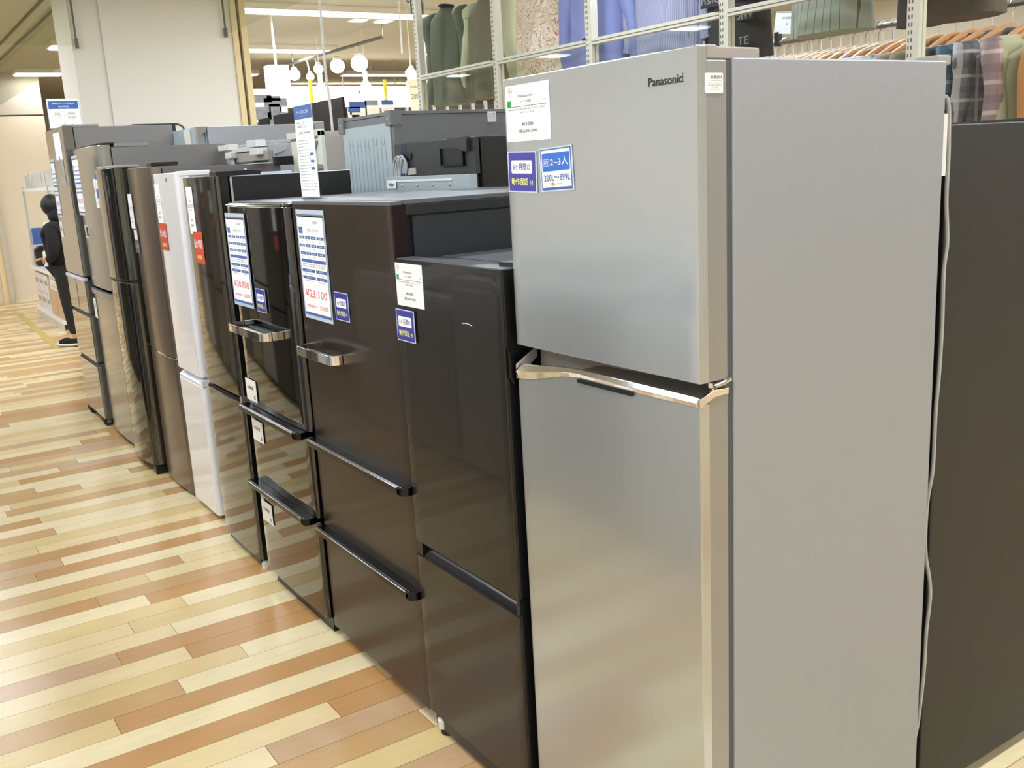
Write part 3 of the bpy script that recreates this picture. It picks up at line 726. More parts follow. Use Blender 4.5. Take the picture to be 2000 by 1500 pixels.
# ---- F5: grey mirror two-door
X, Y0, Y1 = 1.077, 3.52, 3.96
r5 = thing('refrigerator', 'slim black refrigerator with mirror-like doors beside the white one', 'refrigerator', (1.37, 3.74, 0), 'refrigerators facing the aisle')
g = MB(); g.box(1.134, 1.60, Y0 + .003, Y1 - .003, .03, 1.5015, 'black_side'); g.box(1.134, 1.60, Y0 + .002, Y1 - .002, 1.5015, 1.505, 'pale_steel'); g.box(1.130, 1.138, Y0 + .001, Y0 + .006, .05, 1.5, 'cord_grey'); g.build('body', r5, bevel=.002)
for (a, b, nm) in ((.697, 1.508, 'upper_door'), (.045, .672, 'lower_door')):
    g = MB(); g.slab(X, 1.095, Y0, Y1, a, b, 'grey_mirror', rc=.012, bulge=.004); g.slab(1.09, 1.122, Y0, Y1, a, b, 'black_plastic', rc=.002); d5 = g.build(nm, r5, bevel=.001)
g = MB(); g.prism([(1.082, .672), (1.088, .683), (1.122, .694), (1.122, .672)], 'y', Y0 + .02, Y1, 'gloss_black_plastic'); g.box(1.078, 1.13, Y0 - .002, Y0 + .02, .668, .70, 'champagne_edge'); g.build('grip_recess', d5)
g = MB(); g.box(1.085, 1.25, Y0 + .01, Y0 + .09, 1.5055, 1.523, 'black_plastic'); g.lathe([(.005, 0), (.005, .004)], (1.2, Y0 + .03, 1.523), 'chrome'); g.build('hinge_cover', r5, bevel=.003)
g = MB(); g.box(1.09, 1.13, Y0 + .03, Y1 - .03, .02, .045, 'black_plastic'); g.build('kick_plate', r5)
g = MB(); g.lathe([(.02, 0), (.02, .02), (.012, .03)], (1.11, Y0 + .03, 0), 'cream_plastic', 12); g.build('foot', r5)
feet(r5, (1.55,), (Y0 + .05, Y1 - .05), .03)
price_small(r5, X - .001, 3.865, 1.383, .082, .180, '', ['HR-D15C', '2020年製'], '¥14,000', '(税込)', green=False)
def red_card(root, x, y, z, w, h, nm='warranty_card'):
    c = Card((x, y, z), w, h, 'front', m='red_card'); c.text('最大1年保証', .5, .62, .28, 'paper', .86, bold=.008); c.text('無料保証', .5, .2, .14, 'yellow_ink', .5, bold=.008)
    return c.build(nm, root, 'red warranty card')
red_card(r5, X - .002, 3.815, 1.242, .118, .122)

# ---- F6: white two-door
X, Y0, Y1 = 1.115, 4.175, 4.548
r6 = thing('refrigerator', 'white two-door refrigerator in the middle of the row', 'refrigerator', (1.4, 4.36, 0), 'refrigerators facing the aisle')
g = MB(); g.box(1.165, 1.62, Y0 + .003, Y1 - .003, .03, 1.515, 'white_side'); g.build('body', r6, bevel=.002)
for (a, b, nm) in ((.662, 1.532, 'upper_door'), (.03, .618, 'lower_door')):
    g = MB(); g.slab(X, 1.16, Y0, Y1, a, b, 'white_gloss', rc=.02); d6 = g.build(nm, r6, bevel=.003)
g = MB(); g.prism([(X + .003, .618), (X + .003, .630), (1.14, .645), (1.16, .655), (1.16, .618)], 'y', Y0 + .04, Y1 - .004, 'white_side'); g.box(X + .002, 1.16, Y0, Y0 + .045, .6185, .65, 'white_plastic'); g.build('grip_recess', d6, bevel=.002)
g = MB(); g.box(1.13, 1.26, Y0 - .003, Y0 + .06, 1.515, 1.536, 'white_plastic'); g.box(1.155, 1.17, Y0 - .002, Y0 + .03, 1.50, 1.515, 'white_plastic'); g.build('hinge_cover', r6, bevel=.004)
price_small(r6, X - .001, 4.49, 1.40, .085, .175, '', ['JR-N130A', '2018年製'], '¥9,000', '(税込)', green=False)
red_card(r6, X - .002, 4.475, 1.26, .115, .118)
c = Card((X - .0006, 4.325, 1.503), .018, .014, 'front', th=.0005, m='ink_grey'); c.build('badge', r6)
feet(r6, (1.2, 1.58), (Y0 + .05, Y1 - .05), .03)

# ---- F7: bronze two-door
X, Y0, Y1 = 1.112, 4.60, 5.10
r7 = thing('refrigerator', 'bronze-brown refrigerator with bowed doors left of the white one', 'refrigerator', (1.42, 4.85, 0), 'refrigerators facing the aisle')
g = MB(); g.box(1.175, 1.73, Y0 + .003, Y1 - .003, .03, 1.556, 'bronze_side'); g.build('body', r7, bevel=.002)
for (a, b, nm) in ((.690, 1.566, 'upper_door'), (.02, .682, 'lower_door')):
    g = MB(); g.slab(X, 1.17, Y0, Y1, a, b, 'bronze_steel', rc=.04, bulge=.012); d7 = g.build(nm, r7, bevel=.002)
g = MB(); g.slab(X + .003, 1.17, Y0 + .004, Y1 - .004, .6825, .6895, 'chrome', rc=.04, bulge=.012); g.build('door_trim', r7)
g = MB(); g.box(1.13, 1.25, Y0 + .005, Y0 + .09, 1.5665, 1.583, 'brown_edge'); g.build('hinge_cover', r7, bevel=.003)
g = MB(); g.box(1.6, 1.66, Y0 - .03, Y0 + .02, 1.562, 1.572, 'black_plastic'); g.box(1.7, 1.8, Y0 - .012, Y0 + .02, 1.545, 1.585, 'black_plastic'); g.build('rear_bracket', r7, bevel=.003)
c = price_small(r7, X - .001, 5.02, 1.365, .075, .165, '', ['SJ-D14F', '2020年製'], '¥15,000', '(税込)', green=False)
c = Card((X - .0005, 4.995, 1.23), .08, .13, 'front', m='black_top'); c.rect(.15, .85, .5, .85, 'paper_warm'); c.text('6ヶ月保証', .5, .25, .12, 'paper_warm', .7); c.build('warranty_card', r7, 'dark warranty card')
feet(r7, (1.22, 1.68), (Y0 + .05, Y1 - .05), .03)

# ---- F8: olive mirror two-door, bowed
X, Y0, Y1 = 1.055, 5.02, 5.60
Y0 = 5.12
r8 = thing('refrigerator', 'dark olive refrigerator with mirror-finish bowed doors left of the bronze one', 'refrigerator', (1.4, 5.36, 0), 'refrigerators facing the aisle')
g = MB(); g.box(1.15, 1.70, Y0 + .01, Y1 - .01, .045, 1.56, 'black_side'); g.build('body', r8, bevel=.002)
for (a, b, nm) in ((1.022, 1.575, 'upper_door'), (.05, 1.008, 'lower_door')):
    g = MB(); g.slab(X, 1.145, Y0, Y1, a, b, 'olive_mirror', rc=.045, bulge=.018); d8 = g.build(nm, r8, bevel=.002)
g = MB(); g.slab(X + .004, 1.145, Y0 + .003, Y1 - .003, 1.009, 1.021, 'black_plastic', rc=.045, bulge=.018); g.build('door_trim', r8)
g = MB(); g.slab(X + .012, 1.2, Y0 + .005, Y1 - .005, 1.5755, 1.588, 'taupe_plastic', rc=.04, bulge=.018); g.build('top_cap', r8, bevel=.003)
g = MB(); g.box(1.08, 1.15, Y0 + .01, Y0 + .06, 0, .045, 'black_plastic'); g.build('foot', r8, bevel=.004)
feet(r8, (1.12, 1.65), (Y1 - .06,), .045); 
c = price_small(r8, X + .012, 5.56, 1.455, .065, .15, '', ['MR-P15', '2019年製'], '¥12,000', '(税込)', green=False)
c = Card((X + .008, 5.495, 1.49), .06, .12, 'front', m='blue_table'); c.rect(.15, .85, .4, .8, 'paper_warm'); c.build('warranty_card', r8, 'blue warranty card')

# ---- F9: champagne two-door
X, Y0, Y1 = 1.10, 5.62, 6.35
r9 = thing('refrigerator', 'champagne silver two-door refrigerator second from the far end', 'refrigerator', (1.42, 6.0, 0), 'refrigerators facing the aisle')
g = MB(); g.box(1.185, 1.80, Y0 + .003, Y1 - .003, .03, 1.690, 'grey_side'); g.build('body', r9, bevel=.002)
for (a, b, nm) in ((.915, 1.705, 'upper_door'), (.03, .895, 'lower_door')):
    g = MB(); g.slab(X, 1.18, Y0 + .001, Y1, a, b, 'champagne_steel', rc=.06, bulge=.012); d9 = g.build(nm, r9, bevel=.004)
g = MB(); g.slab(X - .006, 1.12, Y0 + .04, Y1, .868, .897, 'champagne_edge', rc=.03, bulge=.012); g.build('handle', d9, bevel=.006)
g = MB(); g.slab(X + .004, 1.21, Y0 + .004, Y1 - .004, 1.7055, 1.715, 'black_plastic', rc=.06, bulge=.012); g.box(1.2, 1.38, Y0 + .001, Y0 + .1, 1.690, 1.712, 'champagne_edge'); g.build('hinge_cover', r9, bevel=.003)
spec_sheet(r9, X + .006, 6.235, 1.50, .19, .34, '¥38,500', '35,000')
g = MB(); g.box(X - .012, X + .012, 6.05, 6.15, 1.20, 1.275, 'chrome'); g.box(X - .014, X - .01, 6.07, 6.10, 1.21, 1.265, 'black_plastic'); g.build('door_latch', r9, bevel=.003)
c = Card((X + .004, 6.27, .775), .07, .12, 'front', m='paper_warm'); c.text('お買得', .5, .6, .2, 'ink_grey', .7); c.build('energy_label', r9)
feet(r9, (1.24, 1.72), (Y0 + .06, Y1 - .06), .03)

# ---- F10: tallest, far end
X, Y0, Y1 = 1.09, 6.42, 7.02
r10 = thing('refrigerator', 'tallest grey multi-door refrigerator at the far end of the row', 'refrigerator', (1.42, 6.72, 0), 'refrigerators facing the aisle')
g = MB(); g.box(1.155, 1.735, Y0 + .003, Y1 - .003, .04, 1.842, 'grey_side'); g.build('body', r10, bevel=.002)
g = MB(); g.slab(X, 1.15, Y0, Y1, .955, 1.848, 'glass_silver', rc=.008); u10 = g.build('upper_door', r10, bevel=.002)
for (ya, yb) in ((Y0, 6.715), (6.722, Y1)):
    g = MB(); g.slab(X, 1.15, ya, yb, .725, .925, 'glass_silver', rc=.008); q = g.build('small_drawer', r10, bevel=.002)
    g = MB(); g.box(X - .008, X + .02, ya + .004, yb - .004, .926, .945, 'white_side'); g.build('handle', q, bevel=.004)
for (a, b) in ((.415, .70), (.05, .385)):
    g = MB(); g.slab(X, 1.15, Y0, Y1, a, b, 'glass_silver', rc=.008); q = g.build('drawer', r10, bevel=.002)
    g = MB(); g.box(X + .012, 1.15, Y0 + .004, Y1 - .004, b, b + .022, 'gasket'); g.build('grip_recess', q)
g = MB(); g.box(1.10, 1.3, Y0 + .002, Y0 + .1, 1.8425, 1.856, 'taupe_plastic'); g.lathe([(.006, 0), (.006, .003)], (1.16, Y0 + .03, 1.856), 'black_plastic'); g.build('hinge_cover', r10, bevel=.003)
g = MB(); g.box(1.735, 1.76, Y0 + .02, Y1 - .02, .2, 1.84, 'black_plastic'); g.box(1.5, 1.775, Y0 + .012, Y1 - .1, 1.842, 1.850, 'black_plastic'); g.build('back_panel', r10)
g = MB(); g.tube(smooth_path([Vector(p) for p in ((1.745, 6.44, 1.845), (1.80, 6.43, 1.83), (1.815, 6.42, 1.76), (1.80, 6.42, 1.66), (1.79, 6.42, 1.5))]), .006, 'cord_dark'); g.build('power_cord', r10)
for y in (6.5, 6.95):
    g = MB(); g.tube([(1.115, y - .05, .03), (1.115, y + .05, .03)], .028, 'foot', 14); g.tube([(1.115, y - .056, .03), (1.115, y - .05, .03)], .014, 'steel', 12); g.build('caster', r10)
spec_sheet(r10, X - .001, 6.91, 1.49, .14, .36, '¥49,500', '45,000')
c = Card((X - .001, 6.62, 1.74), .22, .16, 'front', m='paper'); c.build('notice_sheet', r10)
c = Card((X - .0008, 6.60, 1.60), .16, .2, 'front', m='taupe_plastic'); c.rect(.2, .5, .3, .9, 'champagne_edge'); c.build('control_panel', r10)
c = Card((X - .001, 6.93, 1.23), .08, .10, 'front', m='paper_warm'); c.rect(.25, .75, .4, .7, 'champagne_edge'); c.build('energy_label', r10)
# recycling notice behind it
r = thing('recycling_sign', 'white and blue recycling price sign behind the tallest refrigerator', 'sign', (1.13, 6.9, 1.858))
d_ = Vector((1.2, 6.7, 0)) - Vector((1.033, 6.7, 0))
c = Card((1.185, 6.80, 1.945), .185, .172, 'side', m='paper', yaw=0)
c.rect(.03, .97, .66, .94, 'blue_table'); c.text('家電リサイクル品の', .5, .85, .065, 'paper', .68, up=4, bold=.008); c.text('処分料金', .5, .745, .065, 'paper', .32, up=4, bold=.008)
c.rect(.14, .43, .24, .56, 'paper_warm', r=.02, up=2); c.rect(.57, .88, .24, .56, 'paper_warm', r=.02, up=2); c.text('料金', .28, .49, .06, 'ink_grey', .16, bold=.008); c.text('+', .5, .42, .05, 'ink_grey'); c.text('収集運搬料', .72, .50, .04, 'ink_grey', .24); c.text('¥3,300', .72, .36, .06, 'ink_grey', .22)
c.text('リサイクル料', .28, .42, .035, 'ink_grey', .26); c.text('詳しくは店員まで', .4, .12, .03, 'ink_grey', .3)
c.build('printed_panel', r)
g = MB(); g.box(1.09, 1.28, 6.802, 6.806, 1.8575, 2.034, 'plastic_sleeve'); g.box(1.09, 1.28, 6.78, 6.84, 1.8565, 1.859, 'plastic_sleeve'); g.build('acrylic_holder', r)

# =================================================================== SECOND ROW (backs towards the camera)
BX = 1.80
def back_fridge(label, y0, y1, h, depth, mside, mback, xb=BX):
    r = thing('refrigerator', label, 'refrigerator', (xb + depth / 2, (y0 + y1) / 2, 0), 'refrigerators seen from behind')
    g = MB(); g.box(xb, xb + depth - .07, y0, y1, .03, h, mside); g.build('body', r, bevel=.004)
    g = MB(); g.box(xb + depth - .065, xb + depth, y0, y1, .05, h + .012, mside); g.build('door', r, bevel=.005)
    if mback:
        g = MB(); g.box(xb - .006, xb - .0002, y0 + .02, y1 - .02, .1, h - .03, mback); g.build('back_panel', r, bevel=.001)
    feet(r, (xb + .06, xb + depth - .12), (y0 + .05, y1 - .05), .03)
    return r
# charcoal one at the right edge
rb = back_fridge('dark charcoal refrigerator at the right edge, behind the big silver one', 1.155, 1.78, 1.526, .66, 'graphite_side', 'black_plastic', 1.793)
g = MB(); g.lathe([(.004, 0), (.004, .003)], (1.789, 1.2, 1.0), 'chrome', 8); 
for z in (.32, .24): g.tube([(1.786, 1.17, z), (1.782, 1.17, z)], .005, 'chrome', 10)
g.build('screw', rb)
# black
rb = back_fridge('black refrigerator seen from behind with a square recess and a coiled cord', 2.90, 3.50, 1.592, .62, 'black_side', 'charcoal_side', 1.808)
g = MB(); z0, z1 = 1.44, 1.585
g.box(1.785, 1.801, 2.90, 3.50, 1.468, 1.590, 'charcoal_side'); g.build('rear_cover', rb, bevel=.001)
g = MB(); y_a, y_b = 2.97, 3.13
for a in ((1.775, 1.786, y_a, y_b, 1.497, 1.503), (1.775, 1.786, y_a, y_a + .004, 1.5, 1.56), (1.775, 1.786, y_b - .004, y_b, 1.5, 1.56)): g.box(*a, 'black_plastic')
g.box(1.783, 1.7845, y_a, y_b, 1.503, 1.56, 'foot'); g.prism([(2.93, 1.592), (2.93, 1.545), (2.95, 1.545), (3.06, 1.575), (3.06, 1.592)], 'x', 1.768, 1.785, 'charcoal_side'); g.build('carry_recess', rb)
g = MB(); g.box(1.780, 1.785, 3.36, 3.45, 1.53, 1.555, 'black_plastic'); g.prism([(3.33, 1.474), (3.47, 1.468), (3.47, 1.483), (3.37, 1.498), (3.33, 1.498)], 'x', 1.781, 1.785, 'beige_side'); g.build('cord_pocket', rb)
g = MB()
for dy, dz in ((0, 0), (.014, -.006), (.028, -.002), (-.012, -.008)):
    g.tube(smooth_path([Vector(p) for p in ((1.77, 3.44 + dy, 1.40), (1.768, 3.445 + dy, 1.47), (1.765, 3.435 + dy * 1.4, 1.52 + dz), (1.768, 3.415 + dy, 1.545 + dz), (1.775, 3.40 + dy, 1.52 + dz), (1.775, 3.42 + dy, 1.46), (1.775, 3.43 + dy, 1.40))]), .0042, 'cord_grey', 6)
g.tube([(1.77, 3.40, 1.476), (1.77, 3.475, 1.474)], .004, 'blue_ink', 6); g.tube([(1.775, 3.42, 1.54), (1.779, 3.42, 1.59)], .002, 'blue_ink', 6); g.build('power_cord', rb)
# low steel shelf panel in front of it
r = thing('metal_rack', 'low pale steel rack with a small white tag behind the brown refrigerator', 'rack', (1.77, 3.1, 0))
g = MB()
for y in (2.87, 3.46): g.box(1.745, 1.765, y, y + .02, 0, 1.455, 'bluegrey_panel')
g.build('frame', r)
g = MB(); g.box(1.735, 1.765, 2.865, 3.485, 1.38, 1.468, 'bluegrey_panel'); g.box(1.732, 1.736, 2.98, 3.44, 1.448, 1.456, 'white_plastic'); 
for y in (3.0, 3.12, 3.24, 3.36): g.ball((1.735, y, 1.435), .006, 'bluegrey_panel', 5)
g.build('panel', r, bevel=.001)
c = Card((1.731, 3.44, 1.440), .075, .03, 'front'); c.text('Haier', .5, .5, .5, 'ink', .6, bold=.01); c.build('tag', r)
# grey with pale blue back
rb = back_fridge('mid grey refrigerator whose pale blue-grey back panel faces the row', 3.53, 4.02, 1.705, .62, 'midgrey_side', 'bluegrey_panel', 1.803)
g = MB(); g.box(1.790, 1.84, 3.525, 3.575, 1.665, 1.722, 'midgrey_side'); g.box(1.790, 1.84, 3.975, 4.025, 1.655, 1.722, 'midgrey_side'); g.box(1.8, 2.40, 3.528, 4.02, 1.7055, 1.718, 'midgrey_side')
for y in (3.55, 4.0): g.tube([(1.7895, y, 1.69), (1.788, y, 1.69)], .006, 'chrome', 8)
g.build('corner_caps', rb, bevel=.004)
g = MB()
for k in range(5):
    y = 3.60 + k * .075; g.tube(smooth_path([Vector(p) for p in ((1.796, y, 1.1), (1.796, y, 1.585), (1.796, y + .008, 1.595), (1.796, y + .028, 1.595), (1.796, y + .036, 1.585), (1.796, y + .036, 1.1))], 3), .0009, 'bluegrey_panel', 6)
g.build('pressed_ribs', rb)
c = Card((2.262, 3.5285, 1.688), .042, .042, 'side', m='paper', rc=.003); c.text('2ドア冷蔵庫', .5, .8, .1, 'ink', .8)
for k in range(5): c.text('MR-P15A-S 2015年製'[:12 + k], .5, .65 - k * .12, .07, 'ink_grey', .75)
c.build('barcode_label', rb, 'small white barcode sticker')
g = MB(); g.box(2.355, 2.36, 3.524, 3.53, .1, 1.7, 'gasket'); g.build('door_seam', rb)
# beige
rb = back_fridge('beige refrigerator with ragged cream insulation at its open back', 4.20, 4.62, 1.68, .62, 'beige_side', 'cream_plastic', 1.80)
g = MB(); g.box(1.782, 1.80, 4.20, 4.24, 1.2, 1.684, 'cream_plastic'); g.box(1.782, 1.80, 4.20, 4.62, 1.66, 1.690, 'cream_plastic'); g.prism([(4.26, 1.64), (4.40, 1.65), (4.5, 1.58), (4.44, 1.5), (4.30, 1.60)], 'x', 1.784, 1.793, 'taupe_plastic')
g.prism([(4.205, 1.535), (4.30, 1.54), (4.32, 1.52), (4.205, 1.515)], 'x', 1.76, 1.79, 'taupe_plastic'); g.build('rear_fittings', rb, bevel=.002)
# pale steel one with white fittings and cords
rb = back_fridge('pale silver refrigerator with cream rear pipe fittings and hanging cords', 4.86, 5.55, 1.655, .62, 'pale_steel', 'pale_steel', 1.80)
g = MB()
g.box(1.765, 1.80, 5.08, 5.50, 1.628, 1.648, 'cream_plastic'); g.box(1.775, 1.80, 4.90, 5.48, 1.575, 1.625, 'beige_side'); g.box(1.77, 1.80, 4.90, 5.48, 1.545, 1.565, 'cream_plastic')
g.box(1.75, 1.80, 5.40, 5.60, 1.645, 1.675, 'white_plastic'); g.box(1.745, 1.80, 4.96, 5.10, 1.645, 1.68, 'white_plastic'); g.box(1.74, 1.80, 5.36, 5.46, 1.60, 1.63, 'white_plastic'); g.box(1.74, 1.80, 4.94, 5.05, 1.605, 1.64, 'white_plastic')
g.prism([(5.50, 1.51), (5.70, 1.51), (5.70, 1.545), (5.63, 1.545), (5.60, 1.575), (5.53, 1.575), (5.50, 1.54)], 'x', 1.77, 1.80, 'gasket')
g.build('rear_fittings', rb, bevel=.003)
g = MB()
for k in range(4): g.tube(smooth_path([Vector(p) for p in ((1.765, 5.38 + k * .022, 1.40), (1.76, 5.37 + k * .02, 1.54), (1.758, 5.39 + k * .012, 1.615))]), .007, 'cord_grey', 6)
g.build('power_cord', rb)
g = MB(); g.box(1.83, 2.42, 4.858, 5.54, 1.655, 1.672, 'pale_steel'); g.prism([(1.80, 1.60), (1.80, 1.655), (1.88, 1.655), (1.86, 1.62)], 'y', 4.845, 4.86, 'pale_steel'); g.build('top_cover', rb, bevel=.003)
# white-grey long-sided one further back
rb = back_fridge('light grey tall refrigerator with a bracket on its rear top corner', 5.92, 6.55, 1.80, .74, 'pale_steel', 'pale_steel', 1.80)
g = MB(); g.prism([(1.735, 1.80), (1.735, 1.70), (1.745, 1.70), (1.765, 1.755), (1.795, 1.77), (1.80, 1.80)], 'y', 5.92, 5.96, 'taupe_plastic'); g.box(1.735, 1.80, 5.96, 6.5, 1.5, 1.80, 'bluegrey_panel'); g.box(1.722, 1.737, 6.02, 6.14, 1.70, 1.79, 'cream_plastic'); g.build('rear_bracket', rb, bevel=.003)

# =================================================================== PARTITION with garments
RXp = 3.1
r = thing('partition_frame', 'cream slotted steel partition frame with glass panes behind the refrigerators', 'partition', (RXp, 4, 0))
UPS = [2.132, 3.008, 3.899, 4.736, 5.626]
for y in UPS:
    g = MB(); g.box(RXp - .02, RXp + .02, y - .024, y + .024, 0, CEIL - .002, 'rail_white')
    for k in range(56):
        z = 1.6 + k * .025
        for dy in (-.006, .006): g.box(RXp - .0206, RXp - .0203, y + .010 + dy - .0025, y + .010 + dy + .0025, z, z + .013, 'slot_dark')
    g.build('upright', r, bevel=0)
for i in range(len(UPS)):
    a = UPS[i] + .024; b = UPS[i + 1] - .024 if i + 1 < len(UPS) else None
    if b is None: continue
    g = MB(); g.box(RXp - .022, RXp + .012, a, b, 2.030, 2.058, 'rail_white'); g.box(RXp - .0235, RXp - .022, a, b, 2.041, 2.044, 'slot_dark'); g.box(RXp - .026, RXp - .012, a, a + .02, 2.056, 2.066, 'black_plastic'); g.build('rail', r)
    g = MB(); g.box(RXp - .003, RXp + .003, a, b, .12, 2.03, 'glass_clear'); g.build('glass_pane', r, smooth=False)
a, b = .3, UPS[0] - .024
g = MB(); g.box(RXp - .022, RXp + .012, a, b, 2.030, 2.058, 'rail_white'); g.build('rail', r)
g = MB(); g.box(RXp - .003, RXp + .003, a, b, .12, 2.03, 'glass_clear'); g.build('glass_pane', r, smooth=False)

def tube_cloth(g, rows, m, seg=40, folds=7, ph=0, amp=.05):
    """rows: (z, centre x, half width, half thickness)"""
    vs = []; n = len(rows); rnd = random.Random(int(ph * 100) + folds); off = [rnd.uniform(-.6, .6) for _ in range(6)]
    for i, (z, cx, w, t) in enumerate(rows):
        f = i / (n - 1)
        for k in range(seg):
            a = 2 * math.pi * k / seg; c_ = math.cos(a); s_ = math.sin(a)
            sx = math.copysign(abs(c_) ** .8, c_); sy = math.copysign(abs(s_) ** .8, s_)
            wob = 1 + amp * f * (math.sin(folds * a + ph + off[0] * f * 3) + .5 * math.sin((folds * 2 + 1) * a + off[1] * 5 + f * 2))
            tw = t * (1 + (amp * 6) * f * math.sin(folds * a * .9 + ph * 2 + off[2]) * .5 + .25 * math.sin(3 * a + off[3] * 4 + f * 4) * f)
            vs.append((cx + w * sx * wob, tw * sy, z))
    fs = [(i * seg + k, i * seg + (k + 1) % seg, (i + 1) * seg + (k + 1) % seg, (i + 1) * seg + k) for i in range(n - 1) for k in range(seg)]
    fs = [f[::-1] for f in fs]
    fs += [tuple(range(seg)), tuple((n - 1) * seg + k for k in range(seg))[::-1]]
    g.raw(vs, fs, m)
def top_rows(w, L, t, n=12, flare=1.0):
    rows = [(0, 0, w * .22, t * .7), (-.015, 0, w * .34, t * .8), (-.035, 0, w * .62, t * .9), (-.06, 0, w * .88, t), (-.10, 0, w * .98, t * 1.05)]
    for k in range(1, n + 1):
        f = k / n; rows.append((-.10 - (L - .10) * f, 0, w * (.98 - .08 * math.sin(f * 2.4) + (flare - 1) * f + .04), t * (1.05 + .5 * f)))
    return rows
def garment(name, label, cat, loc, rot, w, L, t, m, sleeve=None, flare=1.0, ph=0, group='garments hung along the glass partition', folds=7, collar=None, hook=True, sl_len=.55, sl_m=None):
    r = thing(name, label, cat, loc, group, rotz=rot)
    g = MB(); tube_cloth(g, top_rows(w, L, t, flare=flare), m, ph=ph, folds=folds); g.build('body', r, origin=(0, 0, 0), angle=80)
    if sleeve:
        for s in (-1, 1):
            g = MB(); P = []; R_ = []
            for k in range(12):
                f = k / 11; P.append(Vector((s * (w * .86 + .03 + .07 * f + .015 * math.sin(f * 7 + ph)), .012 * math.sin(f * 5 + ph * 2), -.065 - sl_len * f))); R_.append(sleeve * (1.15 - .45 * f + .08 * math.sin(f * 14 + ph)))
            P = [Vector((s * w * .72, 0, -.05))] + P; R_ = [sleeve * .8] + R_
            g.tube(P, R_, sl_m or m, 12)
            g.build('sleeve', r, origin=(0, 0, 0), angle=80)
    if collar:
        g = MB(); g.tube([(w * .22 * math.cos(a), t * .7 * math.sin(a), .012 + .008 * math.cos(a)) for a in [2 * math.pi * k / 16 for k in range(17)]], .013, collar, 8); g.build('collar', r, origin=(0, 0, 0), angle=80)
    return r
PR = math.pi / 2          # width of the garment along the partition (world y)
GX = 3.28
def gy(yl, yr): return (yl + yr) / 2
garment('jacket', 'dark green jacket hanging far left on the partition', 'jacket', (GX, 5.57, 2.46), PR, .185, .585, .055, 'khaki_green', sleeve=.052, ph=1.2, collar='black_cloth_soft', sl_len=.50)
garment('coat', 'olive brown coat hanging beside the dark green jacket', 'coat', (GX, 5.10, 2.45), PR, .185, .57, .055, 'olive_cloth', sleeve=.05, ph=2.3, collar='brown_edge', sl_len=.42, sl_m='pale_sage')
garment('blouse', 'cream floral blouse with red flowers hanging on the partition', 'blouse', (GX, 4.56, 2.55), PR, .20, .62, .06, 'floral_cloth', flare=1.1, ph=.4, folds=5)
garment('shirt', 'plain blue shirt hanging behind a partition upright', 'shirt', (GX, 4.06, 2.55), PR, .22, .60, .05, 'blue_shirt', sleeve=.05, ph=3.1, sl_len=.6)
garment('shirt', 'lavender striped shirt hanging between two partition uprights', 'shirt', (GX, 3.56, 2.55), PR, .21, .62, .05, 'lavender_shirt', sleeve=.045, ph=4.4, sl_len=.5)
r = garment('tee_shirt', 'black tee shirt with pale lettering hanging on the partition', 't-shirt', (GX, 3.13, 2.52), PR, .19, .64, .035, 'tee_black', ph=5.0, folds=3)
for t_, u_, z_, w_, h_ in (('hsiq', .09, 2.13, .12, .05), ('eiW', -.08, 2.13, .11, .045), ('SIW', -.11, 2.05, .10, .05), ('ow', -.03, 1.99, .07, .04), ('TE', -.10, 1.945, .07, .04)):
    c = Card((GX - .062, 3.13 + u_, z_), w_, h_, 'front', th=.0006, m='tee_black'); c.text(t_, .5, .5, .8, 'pin_white', .9)
    o = c.mb.build('lettering', smooth=False); o.parent = r; o.matrix_parent_inverse = Matrix.Rotation(-PR, 4, 'Z') @ Matrix.Translation((-GX, -3.13, -2.52))
garment('blouse', 'grey pinstriped pleated blouse hanging on the partition', 'blouse', (GX, 2.63, 2.50), PR, .17, .58, .06, 'pin_stripe', ph=.9, flare=1.05, folds=6, sleeve=.03, sl_len=.3)
garment('cardigan', 'dark charcoal cardigan hanging beside the nearest partition upright', 'cardigan', (GX + .04, 2.27, 2.50), PR, .08, .60, .04, 'charcoal_cloth', ph=1.9, folds=3)
garment('skirt', 'dark taupe flared skirt hanging at the right end of the partition', 'skirt', (GX, 2.08, 2.42), PR, .125, .52, .07, 'taupe_skirt', ph=2.9, flare=1.15, folds=4)

# garment rack with shirts on wooden hangers
RKX = 3.85
pa = at_x(1495, 93, RKX); pb = at_x(1790, 34, RKX); zr = (pa.z + pb.z) / 2
RY1 = 3.98
rk = thing('garment_rack', 'long steel garment rack behind the glass partition', 'clothes rack', (RKX, 2.9, 0))
g = MB(); g.tube([(RKX, 1.4, zr), (RKX, RY1, zr)], .012, 'dark_steel_rail', 10); g.build('rail', rk)
for y in (1.45, RY1 - .03):
    g = MB(); g.tube([(RKX, y, zr), (RKX, y, .05), (RKX - .25, y, .03)], .012, 'dark_steel_rail', 8); g.tube([(RKX, y, .05), (RKX + .25, y, .03)], .012, 'dark_steel_rail', 8); g.build('leg', rk)
hang = thing('hanger', 'wooden hanger on the rack', 'hanger', (0, 0, 0), 'wooden hangers on the garment rack')
g = MB(); arc = [Vector((-.19 + .38 * k / 16, 0, -.085 - .085 * abs(2 * k / 16 - 1) ** 1.5)) for k in range(17)]
g.tube(arc, [.010 + .008 * (1 - abs(2 * k / 16 - 1)) for k in range(17)], 'hanger_wood', 8); g.build('shoulder_bar', hang, origin=(0, 0, 0))
g = MB(); g.tube([Vector(p) for p in ((0, 0, -.10), (0, 0, -.03), (.012, 0, -.012), (.016, 0, .004), (.008, 0, .017), (-.006, 0, .016), (-.013, 0, .004))], .0018, 'steel', 6); g.build('hook', hang, origin=(0, 0, 0))
whang = thing('hanger', 'white plastic hanger on the rack', 'hanger', (0, 0, 0), 'white plastic hangers on the garment rack')
